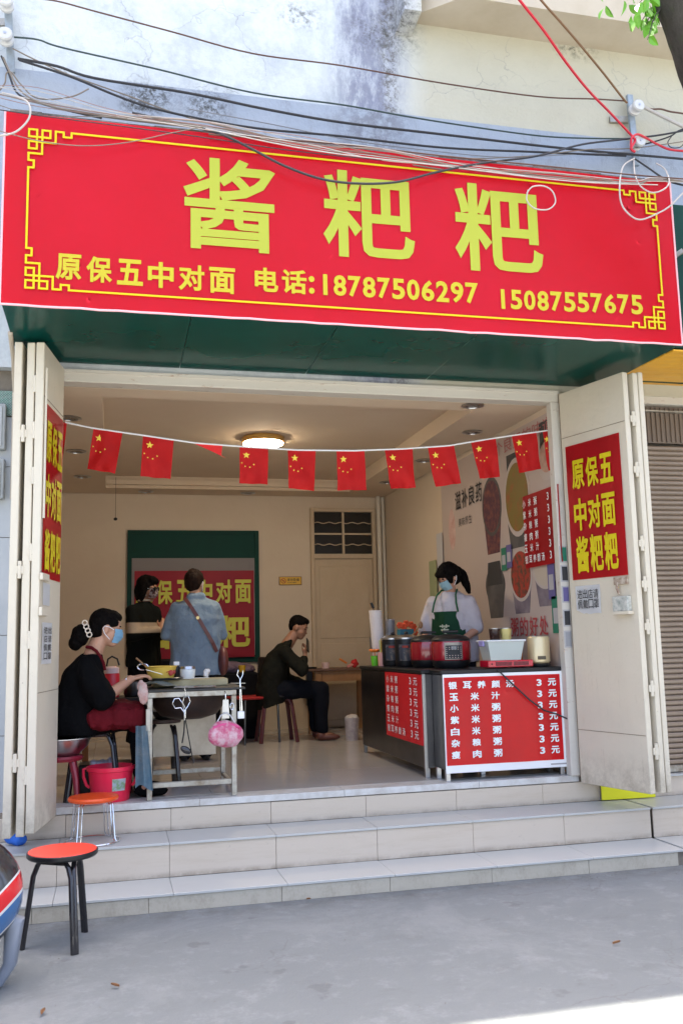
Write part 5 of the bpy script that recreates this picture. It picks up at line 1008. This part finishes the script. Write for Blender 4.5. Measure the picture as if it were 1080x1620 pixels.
for s_ in (-1, 1): b_.ell(pt(s_*.095, .045, .04), (.045, .12, .045))
b_.skin('shoes', M_BLACK, t, .008, 2)
# strap of the shoulder bag : lies on the back
stp = [(-.10, -.085, 1.385), (-.06, -.128, 1.32), (0, -.152, 1.22), (.07, -.156, 1.10), (.13, -.145, 1.0), (.17, -.115, .92)]
leat = mat('brown_leather', (.13, .035, .03), .45); sbg = thing('shoulder_bag', 'brown leather shoulder bag hanging at the hip of the blue shirted person', 'bag')
b_ = B(); [b_.obox(pt(*a), pt(*b), .030, .006, up=(-F.x, -F.y, 0)) for a, b in zip(stp, stp[1:])]; b_.obj('strap', leat, sbg); B().lathe([(.009, -.003), (.014, -.003), (.014, .003), (.009, .003)], n=16).obj('buckle', mat('brass_buckle', (.6, .45, .2), .3, .9), sbg, loc=pt(0, -.162, 1.215)).rotation_euler = (math.pi/2, 0, 0)
B().ell(pt(.235, -.03, .84), (.05, .12, .13)).skin('bag_body', leat, sbg, .01, 3)
# striped woman with sunglasses
t = thing('person', 'standing woman in dark sweater with pale stripe, sunglasses and patterned mask', 'person')
arms = [((-.225, .02, 1.09), (-.06, .19, 1.12), (.3, 0, .1), (0, 1, .3)), ((.215, .05, 1.08), (.04, .24, 1.14), (-.2, .1, .1), (0, 1, .3))]
b_, pt, q, Mh, H, S, F = standing(t, (.285, 8.85, FL), 2.10, (.75, -.65), M_SKIN, arms=arms, head_f=(.92, -.5, -.15), lean=.02)
b_.skin('body', M_SKIND, t, .009, 2); face(t, q, Mh, H, mouth=False); facemask(t, q, Mh, H, mat('patterned_mask', (.50, .42, .42), .7, col2=(.12, .05, .05), scale=30, thr=(.5, .55)), None)
b_ = B()
for s_ in (-1, 1): b_.ell(q(s_*.033, .092, .004), (.028, .008, .021), Mh, 12); b_.tube([q(s_*.06, .086, .008), q(s_*.080, .01, .008)], .003, 6)
b_.tube([q(-.02, .098, .008), q(.02, .098, .008)], .003, 6); b_.obj('sunglasses', mat('glossy_black', (.006, .006, .006), .1), t)
b_ = B().ell(q(0, -.02, .032), (.088, .100, .096), Mh, 20).ell(q(0, -.055, -.03), (.088, .065, .11), Mh, 16); [b_.ell(q(s_*.075, -.01, -.03), (.022, .045, .10), Mh, 12) for s_ in (-1, 1)]; b_.ell(q(0, .03, .075), (.066, .07, .045), Mh)
b_.skin('hair', M_HAIR, t, .007, 2, .006, 30)
k = NT('striped_knit'); zf = k.sep(2); zb_ = FL+1.155*H
d_ = k.math('ABSOLUTE', k.math('SUBTRACT', zf, zb_)); fct = k.ramp(d_, .045, .050, (1, 1, 1), (0, 0, 0)); k.link(k.mix(fct, (.005, .006, .005), (.36, .28, .20)), k.b.inputs['Base Color']); k.b.inputs['Specular IOR Level'].default_value = .1; k.b.inputs['Roughness'].default_value = .9; k.bump(k.noise(20), .3)
b_ = top_shell(B(), pt, S, F, H, arms, .80, w=1.05, sleeve=2, loose=.02); wobbly(b_, 'striped_sweater', k.m, t, .013, 3, .008, 9)
B().tube([pt(.068*math.cos(a*.42), lean_+.064*math.sin(a*.42), 1.412) for a in range(16) for lean_ in (.014,)], .009, 6).obj('collar', mat('cream_collar', (.55, .45, .36), .8), t)
b_ = B(); b_.loft([(pt(0, 0, .12), S*.17*H, F*.15*H), (pt(0, 0, .5), S*.17*H, F*.14*H), (pt(0, 0, .84), S*.18*H, F*.125*H)]); wobbly(b_, 'long_skirt', blk, t, .013, 3, .012)
# apron woman behind the counter
t = thing('person', 'woman in white t-shirt and green apron looking down behind the counter', 'person')
arms = [((-.235, .05, 1.08), (-.13, .25, .96), (.1, .2, -.1), (0, 0, -1)), ((.24, .05, 1.07), (.15, .24, .94), (-.1, .2, -.1), (0, 0, -1))]
b_, pt, q, Mh, H, S, F = standing(t, (2.76, 7.36, FL), 2.075, (-.66, -.75), M_SKIN, arms=arms, head_f=(-.90, -.30, -.55), head_u=(-.45, -.15, .9), lean=.05)
b_.skin('body', M_SKIN, t, .008, 2); face(t, q, Mh, H, mouth=False); facemask(t, q, Mh, H, mat('pale_blue_mask', (.42, .62, .68), .7), None)
b_ = B().ell(q(0, -.02, .034), (.088, .100, .094), Mh, 20).ell(q(0, -.05, -.015), (.080, .065, .08), Mh, 16).ell(q(0, .045, .062), (.068, .058, .036), Mh); [b_.ell(q(s_*.066, .040, .010), (.016, .030, .055), Mh, 10) for s_ in (-1, 1)]
b_.limb([q(0, -.11, .02), q(0, -.15, -.05), q(.0, -.14, -.16), q(0, -.13, -.22)], [.035, .04, .034, .018]); b_.skin('hair', M_HAIR, t, .0065, 2, .005, 35)
wt = mat('white_tshirt', (.50, .46, .47), .85, col2=(.44, .40, .42), scale=5, bump=1.0, bscale=13)
b_ = top_shell(B(), pt, S, F, H, arms, .80, w=1.10, sleeve=.92, loose=.03, lean=.05); wobbly(b_, 't_shirt', wt, t, .013, 3, .012, 8)
b_ = B(); gap_ = mat('apron_green', (.003, .075, .028), .7, bump=.2, bscale=12)
b_.quadgrid(lambda u, v: pt((u-.5)*(.40-.12*v), .175+.03*math.cos((u-.5)*3.0)-.0*v-.06*abs(u-.5)*2, .45+.78*v), 16, 20, .006); wob_ = b_.obj('apron', gap_, t)
for s_ in (-1, 1): B().tube([pt(s_*.115, .175, 1.225), pt(s_*.10, .168, 1.30), pt(s_*.085, .135, 1.37), pt(s_*.07, .06, 1.415), pt(s_*.05, .0, 1.42)], .008, 6).obj('apron_strap', gap_, t)
O = pt(-.10, .222, 1.02); Uv = (pt(.10, .222, 1.02)-O).normalized()
letters('apron_print', [('芝', .02, .02, .11, .12)], pt(-.07, .216, 1.0), S, (0, 0, 1), mat('apron_print_cream', (.50, .52, .36), .6), t, .01)
b_ = B(); [b_.limb([pt(s_*.09, 0, .82), pt(s_*.09, .01, .46), pt(s_*.09, -.01, .08)], [.105*H, .08*H, .065*H]) for s_ in (-1, 1)]; wobbly(b_, 'trousers', mat('dark_trousers', (.012, .012, .016), .95, spec=.1), t, .013, 3, .006)
# seated man with phone
t = thing('person', 'seated man in dark jacket bent over his phone beside the back door', 'person')
b_ = B(); Mh, q = head(b_, (1.845, 9.38, 1.61), (.90, -.38, -.35), (.3, -.1, .95), 1.02)
b_.limb([(1.80, 9.39, 1.54), (1.73, 9.40, 1.44)], [.055, .065]); ax, ay = V((.12, .99, 0)), V((.95, -.1, .30))
b_.loft([((1.60, 9.42, .93), ax*.17, ay*.13), ((1.58, 9.42, 1.05), ax*.17, ay*.13), ((1.60, 9.41, 1.22), ax*.16, ay*.12), ((1.66, 9.40, 1.36), ax*.18, ay*.11), ((1.71, 9.40, 1.42), ax*.12, ay*.07)])
b_.limb([(1.68, 9.22, 1.37), (1.83, 9.14, 1.20), (1.885, 9.28, 1.31)], [.055, .042, .03]); hand(b_, (1.885, 9.28, 1.32), (.25, .15, 1), (-.6, .5, .2), .8)
b_.limb([(1.70, 9.56, 1.37), (1.74, 9.62, 1.10), (1.93, 9.52, 1.03)], [.055, .042, .03]); hand(b_, (1.93, 9.52, 1.035), (1, -.1, -.1), (0, 0, -1), .3)
for y_, kx in ((9.33, 2.05), (9.52, 2.03)): b_.limb([(1.62, y_, .985), (kx, y_-.02, .99), (kx+.0, y_-.02, .58)], [.085, .065, .045]); b_.limb([(kx, y_-.02, .53), (kx+.13, y_-.06, .51)], [.04, .028])
b_.skin('body', M_SKIND, t, .009, 2); face(t, q, Mh, 1.02)
b_ = B().ell(q(0, -.016, .040), (.080, .095, .082), Mh, 20).ell(q(0, -.055, -.0), (.070, .050, .06), Mh, 14); b_.ell(q(0, .03, .078), (.060, .062, .036), Mh); b_.skin('hair', M_HAIR, t, .0065, 2, .003, 40)
jk = mat('olive_jacket', (.014, .014, .010), .95, spec=.1, col2=(.010, .009, .007), scale=5, bump=1.0, bscale=13)
b_ = B(); b_.loft([((1.575, 9.42, .84), ax*.20, ay*.16), ((1.56, 9.42, 1.03), ax*.20, ay*.165), ((1.585, 9.41, 1.22), ax*.195, ay*.155), ((1.645, 9.40, 1.38), ax*.20, ay*.13), ((1.72, 9.40, 1.47), ax*.12, ay*.085)])
b_.limb([(1.68, 9.22, 1.36), (1.83, 9.13, 1.19), (1.875, 9.25, 1.29)], [.075, .062, .045]); b_.limb([(1.70, 9.56, 1.36), (1.74, 9.63, 1.10), (1.90, 9.53, 1.035)], [.075, .062, .045]); wobbly(b_, 'jacket', jk, t, .013, 3, .012, 8)
b_ = B()
for y_, kx in ((9.33, 2.05), (9.52, 2.03)): b_.limb([(1.62, y_, .985), (kx, y_-.02, .985), (kx, y_-.02, .60)], [.105, .085, .068])
wobbly(b_, 'trousers', mat('navy_trousers', (.007, .008, .012), .95, spec=.1), t, .013, 3, .008)
for y_ in (9.29, 9.47): B().ell((2.11, y_, .512), (.125, .045, .034), Matrix.Rotation(-.25, 3, 'Z')).ell((2.05, y_+.015, .525), (.06, .045, .045)).skin('shoe', mat('brown_shoe', (.12, .035, .022), .5), t, .007, 2)
ph_ = thing('phone', 'dark smartphone held up by the seated man', 'phone', (1.915, 9.27, 1.425)); o = B().box(-.035, .035, -.004, .004, -.07, .07, bev=.003).obj('phone_body', M_BLACK, ph_); o.rotation_euler = (math.radians(-10), math.radians(28), math.radians(60))
# ================================================================ WIRES, BRACKETS, PIPE
def cable(name, label, pts, r, m, Y=6.02, cat='cable', grp=None):
    W = []
    for p in pts:
        W.append(P(p[0], p[1], 'Y', p[2] if len(p) > 2 else Y))
    # smooth through the points (Catmull-Rom)
    out = []
    for i in range(len(W)-1):
        p0, p1, p2, p3 = W[max(i-1, 0)], W[i], W[i+1], W[min(i+2, len(W)-1)]
        for k_ in range(6):
            t_ = k_/6; out.append(.5*((2*p1)+(p2-p0)*t_+(2*p0-5*p1+4*p2-p3)*t_*t_+(3*p1-p0-3*p2+p3)*t_**3))
    out.append(W[-1]); return tag(B().tube(out, r, 6).obj(name, m), label, cat, grp)
MWB = mat('wire_brown', (.10, .045, .03), .6); MWG = mat('wire_dark_green', (.03, .055, .05), .6); MWT = mat('wire_tan', (.20, .16, .12), .6); MWW = mat('wire_white', (.46, .42, .38), .5); MWR = mat('wire_red', (.62, .01, .03), .45)
cable('cable', 'thin brown wire, topmost across the white upper wall', [(-40, -25), (40, -6), (90, 1), (150, 17), (270, 49), (400, 84), (540, 103), (700, 131), (850, 152), (940, 156), (988, 159)], .0055, MWB)
cable('cable', 'dark green wire crossing the white wall below the brown one', [(22, 58), (60, 62), (100, 75), (250, 109), (400, 146), (540, 165), (640, 183), (740, 199), (850, 214), (920, 218), (1000, 219)], .006, MWG)
cable('cable', 'thick black cable running over the blue grey band to the right edge', [(28, 92), (90, 104), (150, 123), (300, 147), (420, 172), (540, 193), (700, 212), (900, 235), (1080, 251), (1140, 258)], .009, M_RUBBER)
cable('cable', 'thick black cable sagging just below its twin towards the lower insulator', [(30, 94), (110, 120), (180, 149), (240, 170), (330, 190), (420, 204), (540, 215), (700, 233), (850, 240), (940, 244), (990, 246)], .008, M_RUBBER)
cable('cable', 'thin tan wire slanting from the left bracket down to the sign top', [(20, 76), (60, 96), (110, 118), (200, 150), (300, 186), (420, 215, 5.6), (560, 245, 5.2), (700, 268, 5.06)], .0045, MWT)
cable('cable', 'black cable drooping across the big characters of the red sign', [(210, 178, 5.3), (290, 196, 5.12), (350, 212, 5.05), (400, 236, 5.04), (450, 262, 5.03), (510, 283, 5.03), (570, 290, 5.03), (630, 287, 5.03), (690, 272, 5.04), (760, 258, 5.05), (850, 246, 5.2), (920, 228, 5.6), (985, 220, 5.95), (1050, 212, 6.0), (1130, 196, 6.0)], .0075, M_RUBBER)
cable('cable', 'red cable coming down from the upper right and looping the lower insulator', [(800, -30, 5.0), (822, 0, 5.15), (860, 48, 5.3), (895, 98, 5.5), (930, 142, 5.7), (965, 178, 5.85), (995, 210, 5.97), (1004, 221, 5.95), (998, 234, 5.93), (1004, 240, 5.93)], .010, MWR)
cable('cable', 'red and blue cable leaving the lower insulator to the right edge', [(998, 232, 5.93), (999, 218, 5.93), (1008, 212, 5.93), (1022, 218, 5.95), (1040, 228, 6.0), (1065, 237, 6.0), (1120, 240, 6.0)], .009, MWR)
cable('cable', 'thick brown cable coming down from the top edge to the upper insulator', [(835, -30, 5.2), (856, 0, 5.3), (900, 50, 5.5), (950, 110, 5.8), (985, 155, 5.98), (992, 162, 6.0)], .009, mat('wire_rust', (.20, .10, .04), .6))
cable('cable', 'twisted brown wire from the upper insulator to the right edge', [(1015, 168), (1030, 172), (1045, 172), (1060, 176), (1080, 179), (1130, 188)], .007, MWB)
random.seed(11)
for i in range(9):
    y0 = 148+random.uniform(-10, 20); o1, o2 = random.uniform(-11, 9), random.uniform(-12, 9); m_ = [MWW, MWT, mat('wire_pinkish', (.30, .17, .14), .5)][i % 3]
    tag(cable('cable', '', [(-20, y0-8, 5.9), (60, y0+6+o1, 5.6), (180, 180+o1*.6, 5.12), (330, 200+o2*.7, 5.055+.006*i), (480, 226+o1, 5.05), (600, 245+o2, 5.045+.004*i), (740, 264+o1*.5, 5.04), (880, 280+o2*.6, 5.04+.004*i), (1000, 288+o1*.4, 5.05), (1035, 284+o2*.3, 5.06), (1120, 290, 5.2)], .0020+.0013*random.random(), m_), 'thin %s wire in the bundle along the top of the red sign' % ('whitish', 'tan', 'pinkish')[i % 3], 'cable', 'thin %s wires bundled along the sign top' % ('whitish', 'tan', 'pinkish')[i % 3])
cable('cable', 'thin black wire along the top edge of the red sign', [(-20, 170, 5.07), (60, 182, 5.06), (200, 200, 5.05), (330, 218, 5.045), (480, 240, 5.045), (700, 262, 5.045)], .003, M_RUBBER)
cable('cable', 'thin slack white wire dipping over the left of the sign face', [(-10, 204, 5.05), (60, 222, 5.045), (130, 230, 5.045), (200, 225, 5.045), (270, 210, 5.045), (325, 199, 5.045)], .0028, MWT)
cable('cable', 'white cable loop hanging over the left end of the sign', [(-20, 212, 5.0), (0, 214, 5.0), (25, 208, 5.0), (44, 190, 5.0), (48, 172, 5.0), (40, 158, 5.02), (20, 150, 5.1), (4, 146, 5.2)], .0055, MWW)
cable('cable', 'small closed white wire loop near the third large character', [(835, 300, 5.03), (833, 316, 5.03), (845, 329, 5.03), (866, 331, 5.03), (878, 320, 5.03), (874, 303, 5.03), (860, 294, 5.03), (842, 295, 5.03), (833, 305, 5.035)], .0045, MWW)
cable('cable', 'large white wire loop hanging at the right end of the sign', [(1003, 250, 5.4), (986, 262, 5.15), (980, 290, 5.03), (982, 320, 5.03), (994, 338, 5.03), (1012, 347, 5.03), (1038, 338, 5.03), (1060, 325, 5.03), (1080, 305, 5.05), (1110, 280, 5.1)], .0055, MWW)
cable('cable', 'second white wire loop inside the large one at the sign corner', [(1002, 252, 5.4), (1004, 275, 5.12), (1012, 293, 5.04), (1030, 304, 5.03), (1048, 300, 5.03), (1058, 288, 5.05), (1052, 268, 5.2), (1038, 258, 5.5)], .005, MWW)
cable('cable', 'black cable dropping from the lower insulator to the sign corner', [(1003, 250, 5.9), (1025, 265, 5.7), (1050, 282, 5.3), (1070, 290, 5.15), (1120, 300, 5.1)], .007, M_RUBBER)
cable('cable', 'pale bundle of wires tangled at the left bracket', [(5, 90, 5.9), (14, 110, 5.9), (30, 140, 5.8), (55, 158, 5.6), (100, 172, 5.4), (180, 186, 5.2), (320, 202, 5.07)], .006, MWT)
cable('cable', 'black cable dropping from the left bracket behind the sign', [(2, 88, 6.0), (12, 110, 5.98), (26, 145, 5.95), (50, 158, 5.9), (90, 170, 5.6), (160, 186, 5.2)], .007, M_RUBBER)
cable('cable', 'tan wire looped under the left bracket', [(0, 142, 5.9), (8, 130, 5.9), (10, 116, 5.9), (18, 114, 5.9), (34, 134, 5.85), (60, 155, 5.7), (110, 153, 5.7), (140, 140, 5.8)], .005, MWT)
cable('cable', 'tan wire crossing the band just above the sign on the right half', [(480, 240, 5.3), (620, 243, 5.8), (740, 250, 6.0), (840, 246, 6.0), (930, 236, 6.0), (1000, 234, 6.0), (1090, 222, 6.0)], .004, MWT)
cable('cable', 'thin grey wire sagging over the band from the stain to the right bracket', [(300, 172), (430, 196), (560, 222), (700, 240), (800, 248), (900, 244), (1000, 240)], .0035, mat('wire_grey', (.22, .22, .23), .6))
cable('cable', 'black wire running right from the lower insulator over the edge', [(1010, 230), (1040, 222), (1062, 214), (1076, 205), (1110, 196)], .006, M_RUBBER)
cable('cable', 'curled black wire ends at the far right above the sign', [(1062, 215), (1056, 225), (1062, 233), (1076, 232), (1084, 222)], .004, M_RUBBER)
cable('cable', 'pale wire drawn straight along the yellow border of the sign', [(325, 203, 5.05), (500, 238, 5.04), (700, 262, 5.035), (900, 286, 5.035), (1040, 292, 5.04)], .0035, MWW)
cable('cable', 'long brown wire along the sign top edge to the right corner', [(330, 212, 5.05), (520, 226, 5.07), (700, 246, 5.07), (860, 262, 5.07), (1000, 276, 5.07), (1100, 284, 5.1)], .005, MWB)
tag(B().tube([P(1012, 166, 'Y', 6.02), P(1080, 200, 'Y', 6.02), P(1150, 236, 'Y', 6.02)], .013, 8).obj('white_conduit', MWW), 'cream conduit tube slanting from the upper insulator to the right edge', 'pipe')
def bracket(label, px0, ptop, pbot, ins):
    t = thing('insulator_bracket', label, 'bracket')
    a, b = P(*ptop, 'Y', 6.10), P(*pbot, 'Y', 6.10); B().obox(a, b, .05, .03, up=(0, -1, 0), bev=.003).obj('bracket_bar', mat('galvanised_bar', (.36, .42, .47), .5, .4, col2=(.26, .28, .28), scale=9), t)
    B().obox((a.x-.0, 6.12, (a.z+b.z)/2+.1), (a.x-.16, 6.15, (a.z+b.z)/2+.1), .03, .05).obj('wall_plate', M_ALU, t)
    for x, y in ins:
        c = P(x, y, 'Y', 6.0); o = B().lathe([(0, -.05), (.04, -.05), (.048, -.04), (.048, -.02), (.03, -.01), (.03, .01), (.048, .02), (.048, .04), (.04, .05), (0, .05)], n=24).obj('insulator', mat('porcelain', (.58, .57, .55), .2), t, loc=c); o.rotation_euler = (math.pi/2, 0, 0)
        B().tube([c+V((0, -.055, 0)), c+V((0, .10, 0))], .010, 8).obj('bolt', M_STEEL, t)
bracket('steel wire bracket with two white insulators at the right above the sign', 0, (995, 150), (1006, 262), [(1006, 170), (1008, 226)])
bracket('steel wire bracket with white insulators at the upper left corner', 0, (12, -5), (18, 115), [(10, 4), (9, 58)])
# ================================================================ TREE (upper right)
tr_ = thing('tree', 'mossy tree trunk with bright leaves leaning in at the upper right corner', 'tree', (4.35, 4.3, 0))
k = NT('mossy_bark'); base = k.mix(k.ramp(k.noise(9, 10, .8, k.mapping((1, 1, .35))), .35, .65), (.035, .028, .02), (.10, .085, .065)); base = k.mix(k.math('MULTIPLY', k.ramp(k.noise(5, 8, .8), .5, .62), .7), base, (.05, .065, .02)); k.link(base, k.b.inputs['Base Color']); k.b.inputs['Roughness'].default_value = .95; k.bump(k.noise(22, 10, .8, k.mapping((1, 1, .3))), 1.0, .05)
tp_ = [V((4.35, 4.3, -.1)), V((4.32, 4.3, 1.2)), V((4.18, 4.3, 2.6)), V((3.95, 4.3, 3.9)), P(1108, 120, 'Y', 4.3), P(1078, 40, 'Y', 4.3), P(1044, -40, 'Y', 4.3), P(1010, -140, 'Y', 4.3)]
pp = []
for i in range(len(tp_)-1):
    for k_ in range(5): pp.append(tp_[i].lerp(tp_[i+1], k_/5))
pp = [p-V((4.35, 4.3, 0)) for p in pp]; n_ = len(pp)
b_ = B(); b_.tube(pp, [max(.07, .17-.10*i/n_)+.006*noise.noise(V((i*.8, 0, 0))) for i in range(n_)], 18); tk = b_.obj('trunk', k.m, tr_)
lm = [mat('leaf_fresh_green', (.12, .34, .02), .35, col2=(.20, .42, .04), scale=5), mat('leaf_deep_green', (.05, .17, .015), .4)]
for m_ in lm:
    pass
def leafmesh():
    b_ = B(); L_ = .085
    def f(u, v): y = L_*u; w__ = .021*math.sin(math.pi*min(1, u*1.02))**.8; return V(((v-.5)*2*w__, y, -.012*u*u+.010*abs(v-.5)*2*math.sin(math.pi*u)))
    b_.quadgrid(f, 6, 2, 0); return b_
lf0 = None; random.seed(5); br_ = []
for (x, y) in [(1012, 20), (1018, 45), (1008, 8), (1024, 62), (1014, 34), (1016, -10), (1030, -60), (1040, -90), (1060, -120), (1120, -60), (1150, 30), (1090, -150)]:
    a, c = P(1045, min(y-30, 10), 'Y', 4.3), P(x, y, 'Y', 4.25+random.uniform(-.1, .1))
    br_.append((a, c)); b_ = B().tube([a-V((4.35, 4.3, 0)), a.lerp(c, .6)+V((0, 0, .03))-V((4.35, 4.3, 0)), c-V((4.35, 4.3, 0))], [.006, .004, .002], 6).obj('twig', k.m, tr_)
    for j in range(6 if y >= 0 else 16):
        p = a.lerp(c, .45+.55*j/(6 if y >= 0 else 16)) if y >= 0 else c+V([random.uniform(-.25, .25) for _ in range(3)])
        if lf0 is None: lf0 = leafmesh().obj('leaf', lm[0], tr_); o = lf0
        else: o = inst(lf0)
        if random.random() < .3: 
            if len(o.data.materials) and o is not lf0: pass
        o.location = p-V((4.35, 4.3, 0)); o.rotation_euler = (random.uniform(-2.0, -.9), random.uniform(-.7, .7), random.uniform(0, 6.28)); s_ = random.uniform(.75, 1.15); o.scale = (s_,)*3
# ================================================================ MOTORCYCLE (left edge)
mc = thing('motorcycle', 'parked motorcycle tail with red white and blue stripes at the left edge', 'motorcycle', (-.70, 4.42, 0))
k = NT('striped_fairing'); z_ = k.math('ADD', k.sep(2), k.math('MULTIPLY', k.sep(0), -.85)); 
rp_ = k.t.nodes.new('ShaderNodeValToRGB'); rp_.color_ramp.interpolation = 'CONSTANT'; mr_ = k.t.nodes.new('ShaderNodeMapRange'); mr_.inputs[1].default_value = -.56; mr_.inputs[2].default_value = .14; k.link(z_, mr_.inputs[0]); k.link(mr_.outputs[0], rp_.inputs[0])
stops = [(0, (.08, .08, .085)), (.13, (.55, .02, .01)), (.165, (.03, .03, .03)), (.27, (.6, .6, .6)), (.285, (.03, .12, .30)), (.40, (.6, .6, .6)), (.42, (.60, .01, .015)), (.53, (.6, .6, .6)), (.545, (.03, .03, .032))]
rp_.color_ramp.elements[0].position = 0; rp_.color_ramp.elements[0].color = (*stops[0][1], 1); rp_.color_ramp.elements[1].position = stops[1][0]; rp_.color_ramp.elements[1].color = (*stops[1][1], 1)
for p_, c_ in stops[2:]: e_ = rp_.color_ramp.elements.new(p_); e_.color = (*c_, 1)
k.link(rp_.outputs[0], k.b.inputs['Base Color']); k.b.inputs['Roughness'].default_value = .18; k.b.inputs['Coat Weight'].default_value = .6
o = B().ell((0, 0, 0), (.335, .26, .28), seg=40).obj('fairing', k.m, mc, loc=(0, .05, .40))
B().ell((0, 0, 0), (.28, .40, .07), seg=24).obj('seat', M_BLACK, mc, loc=(-.25, -.1, .74))
B().tube([(.14, .05, .34), (.30, .06, .26), (.285, .06, .10), (.24, .06, .02)], [.04, .05, .03, .02], 12).obj('leg_shield', mat('grey_plastic_shield', (.20, .22, .26), .4), mc)
for y_ in (-.62, .30):
    o = B().lathe([(.20, -.05), (.27, -.045), (.29, 0), (.27, .045), (.20, .05)], n=32).obj('wheel', M_BLACK, mc, loc=(-.55, y_, .29)); o.rotation_euler = (0, math.pi/2, 0)
    B().lathe([(0, -.03), (.19, -.04), (.20, 0), (.19, .04), (0, .03)], n=24).obj('rim', M_ALU, o)
B().tube([(-.9, .25, .98), (-.55, .35, 1.02), (-.2, .25, .98)], .014, 8).obj('handlebar', M_CHROME, mc); B().tube([(-.55, .30, .29), (-.55, .33, 1.0)], .022, 8).obj('fork', M_CHROME, mc)
B().tube([(-.55, -.5, .35), (-.35, .0, .30)], .04, 10).obj('exhaust', M_CHROME, mc)
# ---- dry leaves on the pavement
dl_ = None
for i, (x, y, lab) in enumerate(((975, 1497, 'curled brown dry leaf on the pavement near the right'), (68, 1607, 'dry leaf on the pavement at the lower left'), (182, 1565, 'small dry leaf on the pavement right of the stool'), (488, 1427, 'tiny dry leaf near the lowest riser'))):
    p = P(x, y, 'Z', 0.0); o = B().quadgrid(lambda u, v: V((.020*(u-.5)*2, .009*(v-.5)*2*math.sin(math.pi*(.1+.85*u)), .006+.010*abs(v-.5)*2+.006*u)), 5, 3, .0008).obj('dry_leaf', mat('dry_leaf_brown', (.38, .20, .09), .8), loc=(p.x, p.y, .001)); o.rotation_euler = (0, 0, i*1.3); tag(o, lab, 'leaf')
# ---- grit scattered on the pavement
random.seed(3); gm = bmesh.new()
for i in range(700):
    if i % 3: x, y = random.uniform(-1.5, 4.5), 5.425-abs(random.gauss(0, .10))
    else: x, y = random.uniform(-1.2, 3.8), random.uniform(3.2, 5.4)
    r = random.uniform(.0012, .0045); c = V((x, y, r*.4)); vs = [gm.verts.new(c+V((r*math.cos(a)*random.uniform(.7, 1.2), r*math.sin(a), 0))) for a in (0, 1.9, 3.9)]; tp2 = gm.verts.new(c+V((0, 0, r*.8)))
    for j in range(3): gm.faces.new((vs[j], vs[(j+1) % 3], tp2))
me = bpy.data.meshes.new('grit'); gm.to_mesh(me); gm.free(); me.materials.append(mat('grit_brown', (.14, .12, .10), .9, col2=(.25, .24, .22), scale=3)); go = bpy.data.objects.new('grit', me); COL.objects.link(go)
tag(go, 'scattered grit and crumbs on the grey pavement by the lowest riser', 'grit', kind='stuff')
bpy.data.objects.remove(_fo); bpy.data.scenes.remove(WS)
